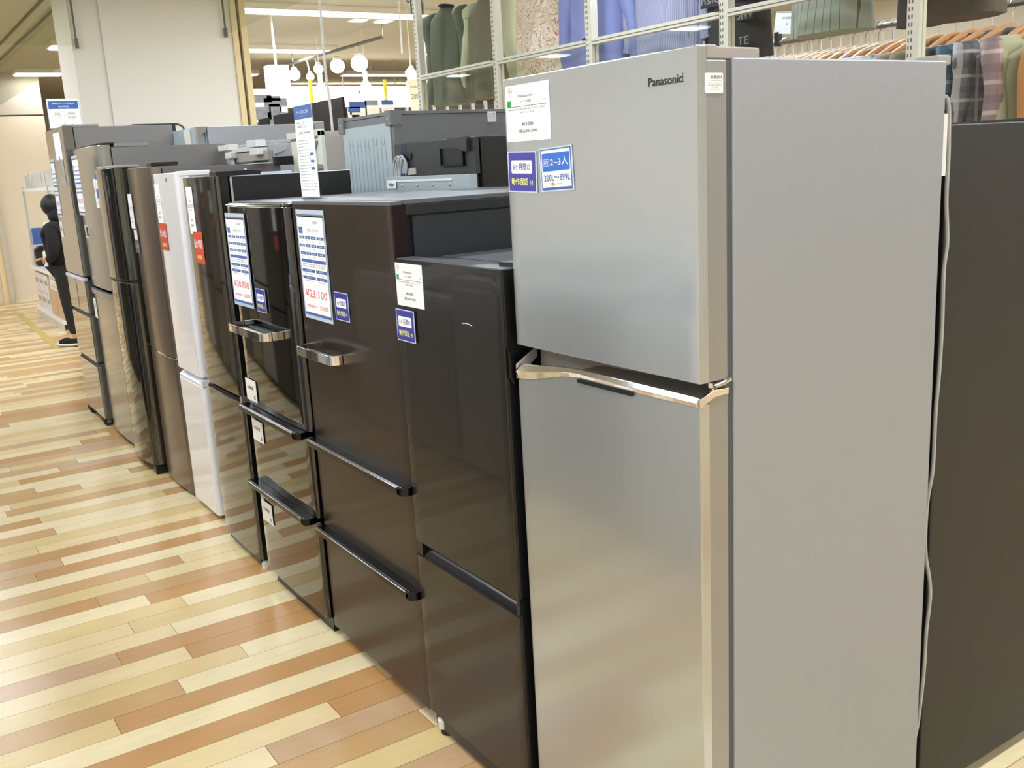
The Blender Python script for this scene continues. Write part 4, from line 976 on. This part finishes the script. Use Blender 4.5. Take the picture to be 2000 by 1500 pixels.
g = MB(); g.tube([Vector((-.19 + .38 * k / 12, 0, -.06 - .05 * abs(2 * k / 12 - 1))) for k in range(13)], .0018, 'hanger_white', 6); g.build('shoulder_bar', whang, origin=(0, 0, 0))
g = MB(); g.tube([Vector(p) for p in ((0, 0, -.06), (0, 0, -.02), (.014, 0, -.008), (.018, 0, .006), (.008, 0, .019), (-.008, 0, .018), (-.014, 0, .004))], .0028, 'hanger_white', 6); g.build('hook', whang, origin=(0, 0, 0))
SH = [('#c98a50', 'orange linen', 1), ('#b7b896', 'pale sage', 1), ('plaid_pink', 'pink and grey plaid', 2), ('plaid_grey', 'grey and white plaid', 2), ('plaid_teal', 'teal blue plaid', 2),
      ('plaid_dark', 'dark brown plaid', 2), ('#9c5a44', 'rust red', 1), ('#6f6a4c', 'olive green', 1), ('#8a7e74', 'taupe', 1), ('plaid_bw', 'black and white check', 2), ('#a9b4cf', 'light blue', 1),
      ('#b9a9cc', 'lavender', 1), ('#8c907c', 'sage grey', 1), ('#a7a2b8', 'pale violet', 1), ('#9fb6c4', 'sky blue', 1), ('#b7b4ae', 'stone grey', 1), ('#a4b8ae', 'mint grey', 1), ('#7c3f52', 'wine red', 1),
      ('#4a4a86', 'indigo', 1), ('#3c3c5e', 'navy', 1), ('#b79f80', 'sand', 1), ('#6a5a4c', 'brown', 1), ('#8b8f96', 'slate grey', 1), ('#b0a58c', 'khaki', 1)]
plaid('plaid_pink', '#b79a98', '#7d6670', '#e0d0cc', 9); plaid('plaid_grey', '#6f6a70', '#4a464e', '#cfc8cc', 11); plaid('plaid_teal', '#5a7f96', '#33506e', '#b9cfd8', 10); plaid('plaid_dark', '#4f4440', '#2c2628', '#b0a494', 10); plaid('plaid_bw', '#8a8a8c', '#2c2c30', '#d8d8d8', 18)
ys = []; y = 1.98
for i in range(len(SH)): ys.append(y); y += .085 - .0015 * i
for i, (cc, nm, kind) in enumerate(SH):
    yy = ys[i]; rot = math.radians(random.Random(i).uniform(-14, 8) - 12)
    if kind == 1:
        mn = 'cloth_' + nm.replace(' ', '_'); mat(mn, cc, .88, noise=.06, nscale=14)
    else: mn = cc
    pos = 'first from the right' if i == 0 else ('last at the far end' if i == len(SH) - 1 else 'after the %s one' % SH[i - 1][1])
    s_ = garment('shirt', '%s shirt on the garment rack, %s' % (nm, pos), 'shirt', (RKX, yy, zr - .105), rot, .205, .62, .022, mn, sleeve=.036, ph=i * .7, group='shirts on the garment rack', sl_len=.5, collar=mn, folds=5)
    dup(hang, (RKX, yy, zr), 'wooden hanger carrying the %s shirt on the rack' % nm, rotz=rot)
for i in range(16):
    dup(whang, (RKX, ys[-1] - .03 - i * .055, zr), 'white plastic hanger hooked on the garment rail among the shirts', rotz=math.radians(-20 + (i * 7) % 15))
for h in (hang, whang):
    for ch in list(h.children): bpy.data.objects.remove(ch)
    bpy.data.objects.remove(h)
# small white price board on the rack end
p = at_x(1540, 65, RKX)
r = thing('rack_sign', 'small white price board clipped to the end of the garment rack', 'sign', (RKX, p.y, zr))
c = Card((RKX - .01, p.y, zr + .085), .15, .10, 'front', math.radians(-8)); c.rect(.02, .98, .94, .98, 'barcode'); c.text('店内商品', .5, .72, .12, 'ink_grey', .4); c.text('4', .5, .45, .12, 'ink_grey'); c.build('printed_panel', r)
g = MB(); g.box(RKX - .015, RKX + .015, p.y + .05, p.y + .075, zr - .015, zr + .05, 'black_plastic'); g.build('clip', r)

# =================================================================== BACKGROUND, right of the pillar
# sheet-like black television panels
def tv(label, a, b, z0, z1):
    a = Vector(a); b = Vector(b); d = (b - a).normalized(); n = Vector((-d.y, d.x)) * .025
    r = thing('television', label, 'television', (a.x, a.y, z0), 'black televisions behind the refrigerators')
    g = MB(); vs = [(p.x, p.y, z) for z in (z0, z1) for p in (a, b, b + n, a + n)]
    g.raw(vs, [(0, 3, 2, 1), (4, 5, 6, 7), (0, 1, 5, 4), (1, 2, 6, 5), (2, 3, 7, 6), (3, 0, 4, 7)], 'mirror_black_tv'); g.build('screen', r, bevel=.003)
    g = MB(); m_ = (a + b) / 2; g.box(m_.x - .03, m_.x + .03, m_.y, m_.y + .06, z0 - .2, z0 + .02, 'black_plastic'); g.box(m_.x - .15, m_.x + .15, m_.y - .1, m_.y + .15, z0 - .21, z0 - .2, 'black_plastic'); g.build('stand', r)
    return r
TX = 3.0
def tvpx(label, l, rr, zb):
    a = at_x(l[0], l[1], TX + .9); b = at_x(rr[0], rr[1], TX + .9)
    return tv(label, (a.x, a.y), (b.x, b.y), zb, (a.z + b.z) / 2)
tvpx('large black television above the beige refrigerator', (600, 203), (668, 189), 1.80)
tvpx('middle black television left of the service sign', (533, 226), (586, 215), 1.82)
tvpx('small black television next to the pillar trim', (504, 234), (523, 229), 1.82)
r = thing('counter', 'long white counter carrying the televisions', 'counter', (4.0, 8.3, 0))
g = MB(); g.box(3.6, 4.2, 7.0, 12.4, 1.55, 1.59, 'white_plastic'); g.build('worktop', r); g = MB(); g.box(3.65, 4.15, 7.05, 12.35, 0, 1.55, 'shelf_back'); g.build('base', r)
# tall display racks with dark garments far away
def far_rack(label, x0, x1, y, z1, n):
    r = thing('display_rack', label, 'display rack', ((x0 + x1) / 2, y, 0), 'tall display racks at the back of the shop')
    g = MB(); g.box(x0, x1, y, y + .3, 0, z1, 'shelf_panel_dark'); g.build('panels', r)
    for k in range(n + 1):
        x = x0 + (x1 - x0) * k / n; g = MB(); g.box(x - .025, x + .025, y - .04, y, 0, z1 + .05, 'white_plastic'); g.build('upright', r)
    return r
far_rack('wide display rack with dark panels at the back, centre', 6.0, 8.6, 13.6, 2.42, 11)
far_rack('wide display rack with dark panels at the back, right', 8.8, 12.2, 13.6, 2.42, 13)
far_rack('narrow display rack with dark panels by the pillar trim', 4.6, 5.7, 13.2, 2.36, 5)
for i, (px, py, s) in enumerate(((512, 212, .30), (540, 222, .34), (535, 205, .2), (700, 222, .28), (726, 214, .22), (692, 226, .2), (757, 212, .2), (640, 230, .2))):
    p = at_y(px, py, 11.0); r = thing('display_item', 'white and blue price placard on the far shelf, number %s from the left' % ['one', 'three', 'two', 'six', 'seven', 'five', 'eight', 'four'][i], 'placard', (p.x, p.y, p.z - s / 2), 'placards on the far shelves')
    c = Card((p.x, p.y, p.z), s * .8, s, 'side', m='paper', th=.01)
    c.rect(0, 1, .72, 1, 'blue_table' if i in (3, 5, 6) else 'mixed_goods'); c.rect(.1, .9, .1, .55, 'mixed_goods' if i < 3 else 'paper_warm'); c.build('printed_panel', r)
    g = MB(); g.tube([(p.x, p.y + .012, 0), (p.x, p.y + .012, p.z)], .012, 'steel', 6); g.build('post', r)
# long glowing light boxes above the far shelves
for i, (l, rr, y) in enumerate((((500, 192), (700, 192), 12.9), ((705, 192), (800, 193), 12.9))):
    a = at_y(l[0], l[1], y); b = at_y(rr[0], rr[1], y)
    r = thing('light_box', ['long glowing light box above the far shelves', 'short glowing light box above the far shelves, right'][i], 'lamp', ((a.x + b.x) / 2, y, a.z))
    g = MB(); g.box(a.x, b.x, y - .05, y, a.z - .06, a.z + .04, 'tube_glow'); g.build('diffuser', r); g = MB(); g.box(a.x - .03, b.x + .03, y, y + .05, a.z - .13, a.z + .12, 'fixture_white'); g.build('housing', r)
    g = MB()
    for x in (a.x + .2, b.x - .2): g.tube([(x, y + .03, a.z + .1), (x, y + .03, CEIL)], .006, 'steel', 6)
    g.build('suspension_wire', r)
for i, (l, rr, y) in enumerate((((565, 173), (815, 177), 16.5), ((680, 143), (808, 148), 14.6))):
    a = at_y(l[0], l[1], y); b = at_y(rr[0], rr[1], y)
    r = thing('light_strip', ['thin hanging light strip far behind', 'bright hanging light strip at the back'][i], 'lamp', ((a.x + b.x) / 2, y, a.z))
    g = MB(); g.box(a.x, b.x, y - .05, y, a.z - .03, a.z + .03, 'tube_glow'); g.build('diffuser', r)
    g = MB()
    for x in (a.x + .2, b.x - .2): g.tube([(x, y, a.z + .03), (x, y, CEIL)], .006, 'steel', 6)
    g.build('suspension_wire', r)
# small square ceiling lamps
for i, (px, py) in enumerate(((700, 38), (748, 40))):
    p = at_z(px, py, CEIL - .03); r = thing('ceiling_light', 'small %s square ceiling lamp beyond the long strips' % ['left', 'right'][i], 'ceiling light', p)
    g = MB(); g.box(p.x - .09, p.x + .09, p.y - .09, p.y + .09, CEIL - .04, CEIL - .001, 'fixture_white'); g.build('housing', r); g = MB(); g.box(p.x - .07, p.x + .07, p.y - .07, p.y + .07, CEIL - .045, CEIL - .04, 'tube_glow'); g.build('diffuser', r)
# spot track
ta = at_z(556, 128, 2.85); tb = at_z(748, 72, 2.85)
r = thing('spot_track', 'dark track on the ceiling that carries the spot lamps', 'lamp track', ((ta.x + tb.x) / 2, (ta.y + tb.y) / 2, 2.85))
g = MB(); g.tube([ta, tb], .018, 'slot_dark', 6); g.build('rail', r)
g = MB(); g.tube([ta + (tb - ta) * .1, Vector((ta.x + (tb.x - ta.x) * .1, ta.y + (tb.y - ta.y) * .1, CEIL))], .008, 'steel', 6); g.tube([tb, Vector((tb.x, tb.y, CEIL))], .008, 'steel', 6); g.build('suspension_wire', r)
for i, (px, py, rad) in enumerate(((575, 146, .075), (606, 150, .05), (622, 135, .06), (659, 129, .085), (702, 124, .095))):
    t = (px - 556) / 192; q = ta + (tb - ta) * max(0, min(1, t)); d = ray(px, py); 
    p = Vector((0, 0, CAMZ)) + d * (q.y / d.y)
    r = thing('spot_lamp', ['leftmost', 'second from left', 'middle', 'fourth from left', 'rightmost'][i] + ' glowing spot lamp hanging from the ceiling track', 'spot lamp', p, 'spot lamps on the ceiling track')
    g = MB(); g.tube([p + Vector((0, 0, rad * .4)), Vector((q.x, q.y, q.z))], .008, 'lamp_body', 6); g.build('stem', r)
    g = MB(); g.ball(p, (rad, rad, rad * .95), 'lamp_glow', 8); g.build('bulb', r)
    g = MB(); g.lathe([(rad * .55, rad * .75), (rad * .5, rad * 1.15), (rad * .2, rad * 1.3)], p, 'lamp_body', 14); g.build('lamp_holder', r)
for i, (px, py) in enumerate(((628, 187), (716, 182), (806, 170))):
    p = at_y(px, py, 10.2); r = thing('clip_lamp', ['left', 'middle', 'right'][i] + ' clip-on reflector lamp with a bare bulb above the shelves', 'clip lamp', p, 'clip lamps above the far shelves')
    g = MB(); g.ball(p, .075, 'lamp_glow', 8); g.build('bulb', r)
    g = MB(); g.lathe([(.085, .03), (.05, .10), (.025, .14), (.03, .22), (.02, .24)], p, 'lamp_body', 12); g.build('reflector', r)
    g = MB(); g.tube([p + Vector((0, 0, .24)), Vector((p.x, p.y, CEIL))], .004, 'lamp_body', 5); g.build('cord', r)
# glowing pendant sign box next to the pillar
pa = at_y(517, 128, 9.4); pb = at_y(566, 182, 9.4)
r = thing('pendant_sign', 'glowing white lantern sign hanging right of the pillar', 'hanging sign', ((pa.x + pb.x) / 2, 9.4, pb.z))
cx = (pa.x + pb.x) / 2
g = MB(); g.box(pa.x + .01, pb.x - .01, 9.33, 9.47, pb.z, pa.z, 'lamp_glow'); g.build('shade', r, bevel=.01)
c = Card((cx, 9.328, (pa.z + pb.z) / 2), .2, .2, 'side', m='screen_glow'); c.rect(.5, .62, .4, .62, 'exit_green', r=.01); c.build('printed_panel', r)
g = MB(); g.tube([(cx, 9.4, pa.z), (cx, 9.4, CEIL)], .012, 'white_plastic', 8); g.build('stem', r)
# hanging rods, poles
def pole(name, label, cat, px0, py0, px1, py1, y, rad, m, up=True, group=None):
    a = at_y(px0, py0, y); b = at_y(px1, py1, y); g = MB(); g.tube([(a.x, y, CEIL if up else a.z), (a.x * .5 + b.x * .5, y, b.z if up else 0)], rad, m, 8)
    return tag(g.build(name), label, cat, group)
pole('hanging_rod', 'thin white rod hanging from the ceiling left of the green jacket', 'rod', 779, 0, 784, 104, 8.0, .008, 'white_plastic')
pole('tape_pole', 'left yellow pole behind the televisions', 'pole', 605, 155, 608, 195, 11.6, .022, 'yellow_pole', up=False)
pole('tape_pole', 'right yellow pole behind the shelves', 'pole', 751, 155, 753, 215, 11.6, .022, 'yellow_pole', up=False)
# white cable dropping from the ceiling
P = [Vector((at_x(626, 0, 2.5).x, at_x(626, 0, 2.5).y, CEIL))] + [at_x(px, py, 2.5) for px, py in ((626, 20), (629, 60), (636, 140), (644, 200), (650, 260), (654, 300), (651, 335))] + [Vector((2.5, at_x(651, 335, 2.5).y, 1.2))]
g = MB(); g.tube(smooth_path(P), .0085, 'white_plastic', 8); tag(g.build('ceiling_cable'), 'white cable hanging from the ceiling down behind the refrigerators', 'cable')
# security camera
p = at_x(815, 18, 3.4)
r = thing('security_camera', 'black security camera hanging left of the green jacket', 'camera', p)
g = MB(); g.lathe([(.02, .35), (.02, .09), (.045, .08), (.05, .02), (.042, -.03), (.03, -.04)], p, 'security_black', 16); g.build('body', r)
g = MB(); g.lathe([(.03, -.04), (.032, -.06), (.02, -.085), (.004, -.09)], p, 'gloss_black_plastic', 14); g.build('lens', r)
g = MB(); g.tube(smooth_path([p + Vector((0, .02, .05)), p + Vector((-.02, .12, .08)), p + Vector((0, .16, .22))]), .006, 'security_black', 6); g.build('cord', r)
# tan 20 percent card and green exit sign
p = at_y(811, 187, 7.6)
r = thing('discount_sign', 'tan discount sign reading 20% left of the partition', 'sign', (p.x, p.y, p.z - .1))
c = Card(p, .11, .26, 'side', m='tan_card', tilt=math.radians(4)); c.text('店内商品', .5, .78, .07, 'ink', .7); c.text('20%', .52, .48, .16, 'ink', .74); c.ring(.2, .92, .008, 'ink'); c.build('printed_panel', r)
g = MB(); g.lathe([(.03, 0), (.05, .06), (.012, .1)], p + Vector((0, .05, .14)), 'lamp_glow', 10); g.tube([p + Vector((0, .05, .2)), Vector((p.x, p.y + .05, CEIL))], .003, 'white_plastic', 5); g.build('hanging_lamp', r)
p = at_x(835, 170, 5.2)
r = thing('exit_sign', 'green glowing exit sign behind the green jacket', 'exit sign', p)
g = MB(); g.box(p.x - .02, p.x + .02, p.y - .3, p.y + .3, p.z - .13, p.z + .13, 'exit_green'); g.build('light_panel', r, bevel=.005); g = MB(); g.tube([(p.x, p.y, p.z + .13), (p.x, p.y, CEIL)], .008, 'steel', 6); g.build('stem', r)
# clothes shop side wall, shelf and lights far right
g = MB(); g.box(9.2, 9.3, -4.9, 12.4, 0, CEIL, 'wall_brown'); 
for z in (2.12, 2.35): g.box(9.18, 9.2, -4.9, 12.4, z, z + .03, 'slot_dark')
struct(g.build('wall_shop', smooth=False))

# =================================================================== LEFT BACKGROUND: shelving, person
SX, SY0, SY1 = 1.63, 11.2, 13.05
r = thing('store_shelf', 'white metal shelving unit by the end wall, stacked with appliances and boxes', 'shelf', (1.85, 12.1, 0))
for y in (SY0, SY1):
    g = MB(); g.box(1.95, 1.99, y - .02, y + .02, 0, 1.55, 'white_plastic'); g.box(1.68, 1.70, y - .015, y + .015, .6, 1.52, 'cord_grey'); g.build('upright', r)
for z, nm in ((.10, 'shelf'), (.60, 'shelf'), (1.50, 'shelf')):
    g = MB(); x0 = SX if z < 1 else 1.68; g.box(x0, 2.0, SY0 - .03, SY1 + .03, z - .035, z, 'white_plastic'); g.build('shelf', r, bevel=.003)
g = MB(); g.box(SX, SX + .01, SY0, SY1, 0, .065, 'shelf_back'); g.build('kick_plate', r)
# boxes on the bottom shelf
def carton(label, x0, y0, z0, dx, dy, dz, m, accent=None, grp='boxes on the shelving unit'):
    g = MB(); g.box(x0, x0 + dx, y0, y0 + dy, z0, z0 + dz, m)
    if accent: g.box(x0 - .001, x0, y0 + dy * .15, y0 + dy * .8, z0 + dz * .45, z0 + dz * .7, accent)
    g.box(x0 - .0012, x0 + dx + .001, y0 + dy * .47, y0 + dy * .53, z0 + dz - .01, z0 + dz + .001, 'taupe_plastic')
    tag(g.build('box', bevel=.002), label, 'box', grp)
carton('plain cardboard box at the near end of the bottom shelf', 1.66, 11.22, .10, .32, .38, .30, 'cardboard')
carton('plain cardboard box second from the near end of the bottom shelf', 1.66, 11.62, .10, .32, .36, .30, 'cardboard')
carton('white box lying on the cardboard boxes, lower of two', 1.65, 11.24, .4015, .32, .62, .075, 'box_white', 'box_yellow')
carton('white box lying on top of another white box', 1.66, 11.40, .478, .30, .50, .07, 'box_white', 'box_yellow')
for k in range(3):
    for j in range(2): carton(['lilac-white box at the bottom', 'lilac-white box on top'][j] + ['', ', next to the far end', ' at the far end'][k] + ' of the low shelf', 1.66, 12.06 + k * .32, .10 + j * .215, .30, .30, .21, 'box_white', 'taupe_plastic')
# appliances on the middle board
def cooker(label, x, y, z, rad, h, m, m2):
    r = thing('rice_cooker', label, 'rice cooker', (x, y, z), 'small appliances on the shelving unit')
    g = MB(); g.lathe([(rad * .85, 0), (rad, .03), (rad, h * .7)], (x, y, z), m, 20); g.build('body', r)
    g = MB(); g.lathe([(rad, 0), (rad * .95, h * .15), (rad * .6, h * .28), (rad * .1, h * .3)], (x, y, z + h * .7 + .001), m2, 20); g.build('lid', r)
    g = MB(); g.box(x - rad - .006, x - rad + .03, y - .04, y + .04, z + .05, z + h * .5, 'steel'); g.build('control_panel', r, bevel=.003)
cooker('black rice cooker with dark red lid near the person', 1.80, 11.45, .60, .13, .24, 'black_plastic', 'red_plastic')
cooker('black rice cooker in the middle of the shelf', 1.80, 11.85, .60, .13, .24, 'gloss_black_plastic', 'black_plastic')
cooker('white rice cooker on the far half of the shelf', 1.80, 12.25, .60, .12, .22, 'white_plastic', 'white_plastic')
cooker('black rice cooker at the far end of the shelf', 1.78, 12.68, .60, .13, .24, 'black_plastic', 'gloss_black_plastic')
carton('blue fronted box standing upright at the far end of the shelf', 1.70, 12.88, .845, .1, .12, .19, 'blue_table', 'blue_bright'); carton('grey plastic box under the blue one', 1.66, 12.86, .60, .2, .18, .243, 'shelf_back')
carton('khaki box lying on the rice cookers', 1.70, 11.95, .846, .2, .3, .07, 'box_yellow', 'ink_grey')
r = thing('kettle', 'white electric kettle standing on the shelf', 'kettle', (1.82, 12.45, .60)); g = MB(); g.lathe([(.07, 0), (.075, .1), (.055, .27), (.05, .29)], (1.82, 12.45, .822), 'white_plastic', 16); g.build('body', r); g = MB(); g.tube(smooth_path([Vector(p) for p in ((1.82, 12.40, 1.09), (1.82, 12.35, 1.06), (1.82, 12.36, .93), (1.82, 12.39, .88))]), .01, 'black_plastic', 6); g.build('handle', r)
# upper goods: papers / clear goods on top, red box
for k in range(7): carton('clear plastic case on the top board, %s' % ['near end', 'second', 'third', 'fourth', 'fifth', 'sixth', 'far end'][k], 1.72, 11.3 + k * .25, 1.5005, .22, .2, .15 + .02 * (k % 2), 'shelf_back', None, 'clear cases on the top board')
r = thing('wall_sign', 'red and white notice on the shelving unit', 'sign', (1.98, 12.3, 1.3)); c = Card((1.94, 12.42, 1.22), .2, .24, 'front', m='paper'); c.rect(0, 1, .3, .85, 'red_plastic'); c.rect(.1, .9, .06, .2, 'red_ink'); c.build('printed_panel', r)
r = thing('air_fryer', 'white rounded appliance on the shelf in front of the person', 'appliance', (1.85, 11.9, .92)); g = MB(); g.lathe([(.08, 0), (.10, .05), (.10, .3), (.07, .36), (.02, .38)], (1.85, 11.9, .9175), 'white_plastic', 18); g.build('body', r); g = MB(); g.box(1.735, 1.75, 11.86, 11.94, 1.0, 1.1, 'red_plastic'); g.build('control_panel', r)

def skin(name, nodes, edges, parent, m, sub=2, org=(0, 0, 0)):
    me = bpy.data.meshes.new(name); me.from_pydata([n[0] for n in nodes], edges, []); me.materials.append(MATS[m])
    o = bpy.data.objects.new(name, me); COL.objects.link(o); o.parent = parent
    s = o.modifiers.new('skin', 'SKIN'); s.use_smooth_shade = True
    for i, n in enumerate(nodes):
        q = n[1]; me.skin_vertices[0].data[i].radius = (q, q) if not isinstance(q, tuple) else q
    me.skin_vertices[0].data[0].use_root = True
    ss = o.modifiers.new('sub', 'SUBSURF'); ss.levels = sub; ss.render_levels = sub
    return o
pr = thing('person', 'person in a black hooded jacket and black trousers standing at the shelving unit', 'person', (1.59, 10.10, 0), rotz=0)
# local frame: faces +x (the shelf) and slightly +y, a short stooping figure
nodes = [((0, 0, .80), .10), ((.01, 0, .95), .10), ((.03, 0, 1.10), .10), ((.045, 0, 1.18), .07), ((.065, 0, 1.24), .045), ((.085, 0, 1.31), .07), ((.09, 0, 1.38), .06),
         ((0, .08, .76), .085), ((.01, .09, .43), .055), ((-.01, .09, .09), .036), ((.10, .09, .035), .03),
         ((0, -.08, .76), .085), ((-.01, -.10, .43), .055), ((-.05, -.10, .09), .036), ((.06, -.10, .035), .03),
         ((.03, .16, 1.10), .05), ((.02, .20, .90), .04), ((.09, .19, .84), .03), ((.15, .17, .86), .022),
         ((.03, -.16, 1.10), .05), ((.0, -.20, .88), .04), ((.08, -.17, .82), .03), ((.14, -.16, .85), .022)]
edges = [(0, 1), (1, 2), (2, 3), (3, 4), (4, 5), (5, 6), (0, 7), (7, 8), (8, 9), (9, 10), (0, 11), (11, 12), (12, 13), (13, 14), (2, 15), (15, 16), (16, 17), (17, 18), (2, 19), (19, 20), (20, 21), (21, 22)]
bd = skin('body', nodes, edges, pr, 'skin')
for s_ in (1, -1):
    c0 = Vector((.16, .165 * s_, .855)); g = MB()
    for k in range(4): g.tube([c0 + Vector((0, (k - 1.5) * .017, 0)), c0 + Vector((.035, (k - 1.5) * .018, -.004)), c0 + Vector((.06 - abs(k - 1.4) * .005, (k - 1.5) * .019, -.018))], [.009, .008, .006], 'skin', 8)
    g.tube([c0 + Vector((-.02, .03 * -s_, 0)), c0 + Vector((.01, .045 * -s_, -.01)), c0 + Vector((.03, .045 * -s_, -.018))], [.01, .009, .007], 'skin', 8); g.build('hand', pr, origin=(0, 0, 0))
g = MB(); g.tube([(.145, 0, 1.345), (.168, 0, 1.325), (.15, 0, 1.318)], [.006, .012, .008], 'skin', 8); g.ball((.14, .03, 1.35), .009, 'ink', 5); g.ball((.14, -.03, 1.35), .009, 'ink', 5); g.ball((.145, 0, 1.29), (.008, .022, .006), 'red_ink', 5)
g.build('face', pr, origin=(0, 0, 0))
jn = [((0, 0, .62), .18), ((0, 0, .78), .18), ((.02, 0, .98), .175), ((.035, 0, 1.12), .17), ((.045, 0, 1.20), .10), ((.03, .17, 1.12), .07), ((.02, .22, .92), .06), ((.07, .19, .84), .048), ((.12, .18, .85), .042), ((.03, -.17, 1.12), .07), ((.0, -.22, .90), .06), ((.07, -.18, .83), .048), ((.12, -.17, .84), .042)]
skin('jacket', jn, [(0, 1), (1, 2), (2, 3), (3, 4), (3, 5), (5, 6), (6, 7), (7, 8), (3, 9), (9, 10), (10, 11), (11, 12)], pr, 'black_cloth')
tn = [((0, 0, .82), .14), ((0, .08, .70), .115), ((.01, .09, .43), .075), ((-.01, .09, .10), .055), ((0, -.08, .72), .105), ((-.01, -.10, .43), .075), ((-.05, -.10, .10), .055)]
skin('trousers', tn, [(0, 1), (1, 2), (2, 3), (0, 4), (4, 5), (5, 6)], pr, 'black_cloth_soft')
g = MB(); g.ball((.065, 0, 1.335), (.095, .095, .105), 'hair', 10); g.build('hair', pr, origin=(0, 0, 0))
g = MB(); g.ball((.0, 0, 1.235), (.11, .13, .085), 'black_cloth', 10); g.build('hood', pr, origin=(0, 0, 0))
for y_, x_ in ((.09, .04), (-.10, .0)):
    g = MB(); g.ball((x_, y_, .045), (.125, .048, .045), 'black_cloth', 8); g.ball((x_ + .01, y_, .022), (.135, .052, .022), 'white_plastic', 8); g.build('shoe', pr, origin=(0, 0, 0))
pr.rotation_euler = (0, 0, math.radians(150))

# =================================================================== OPPOSITE ROW, just left of the camera (seen mirrored in the doors)
def washer(label, x1, y0, w, d, h, m):
    r = thing('washing_machine', label, 'washing machine', (x1 - d / 2, y0 + w / 2, 0), 'washing machines across the aisle')
    g = MB(); g.box(x1 - d, x1, y0, y0 + w, .03, h - .12, m); g.build('body', r, bevel=.02, seg=3)
    g = MB(); g.prism([(x1 - .01, h - .118), (x1 - .01, h - .08), (x1 - d + .12, h - .02), (x1 - d + .12, h + .04), (x1 - d, h + .04), (x1 - d, h - .118)], 'y', y0 + .005, y0 + w - .005, 'white_plastic'); g.build('top', r, bevel=.008)
    g = MB(); g.raw([(x1 - .06, y0 + .06, h - .062), (x1 - .06, y0 + w - .06, h - .062), (x1 - d + .14, y0 + w - .06, h - .014), (x1 - d + .14, y0 + .06, h - .014)], [(0, 1, 2, 3)], 'washer_lid'); g.build('lid', r)
    feet(r, (x1 - .07, x1 - d + .07), (y0 + .07, y0 + w - .07), .03)
yy = 2.30
for k, (w, h, m) in enumerate(((.58, 1.0, 'washer_white'), (.56, 1.08, 'washer_silver'), (.6, 1.05, 'washer_white'), (.56, .94, 'washer_silver'), (.56, 1.0, 'washer_white'))):
    washer('%s washing machine across the aisle, number %s from the camera, seen mirrored in the doors' % ('white' if m == 'washer_white' else 'silver', ['one', 'two', 'three', 'four', 'five'][k]), -.2, yy, w, .58, h, m); yy += w + .04
for k, (w, h, m) in enumerate(((.56, 1.62, 'dark_steel'), (.58, 1.45, 'graphite_side'), (.60, 1.75, 'grey_side'), (.56, 1.55, 'dark_steel'), (.6, 1.70, 'graphite_side'), (.6, 1.6, 'grey_side'), (.6, 1.75, 'dark_steel'))):
    r = thing('refrigerator', '%s refrigerator across the aisle, %s past the washing machines, seen mirrored in the doors' % ({'dark_steel': 'dark steel', 'graphite_side': 'graphite', 'grey_side': 'grey'}[m], ['first', 'second', 'third', 'fourth', 'fifth', 'sixth', 'seventh'][k]), 'refrigerator', (-.5, yy + w / 2, 0), 'refrigerators across the aisle')
    g = MB(); g.box(-.80, -.265, yy, yy + w, .03, h - .01, 'black_side'); g.build('body', r, bevel=.004)
    g = MB(); g.box(-.26, -.2, yy, yy + w, .05, h * .42, m); g.build('lower_door', r, bevel=.008); g = MB(); g.box(-.26, -.2, yy, yy + w, h * .42 + .02, h, m); g.build('upper_door', r, bevel=.008)
    cd = Card((-.1995, yy + .10, h - .22), .10, .16, (Vector((0, 1, 0)), Vector((1, 0, 0)))); cd.text('特価', .5, .7, .2, 'ink_grey', .6); cd.build('price_label', r)
    cd = Card((-.1995, yy + .10, h - .38), .10, .09, (Vector((0, 1, 0)), Vector((1, 0, 0))), m='red_card'); cd.build('warranty_card', r); yy += w + .03
    feet(r, (-.32, -.74), (yy - w * .8, yy - .12), .03)
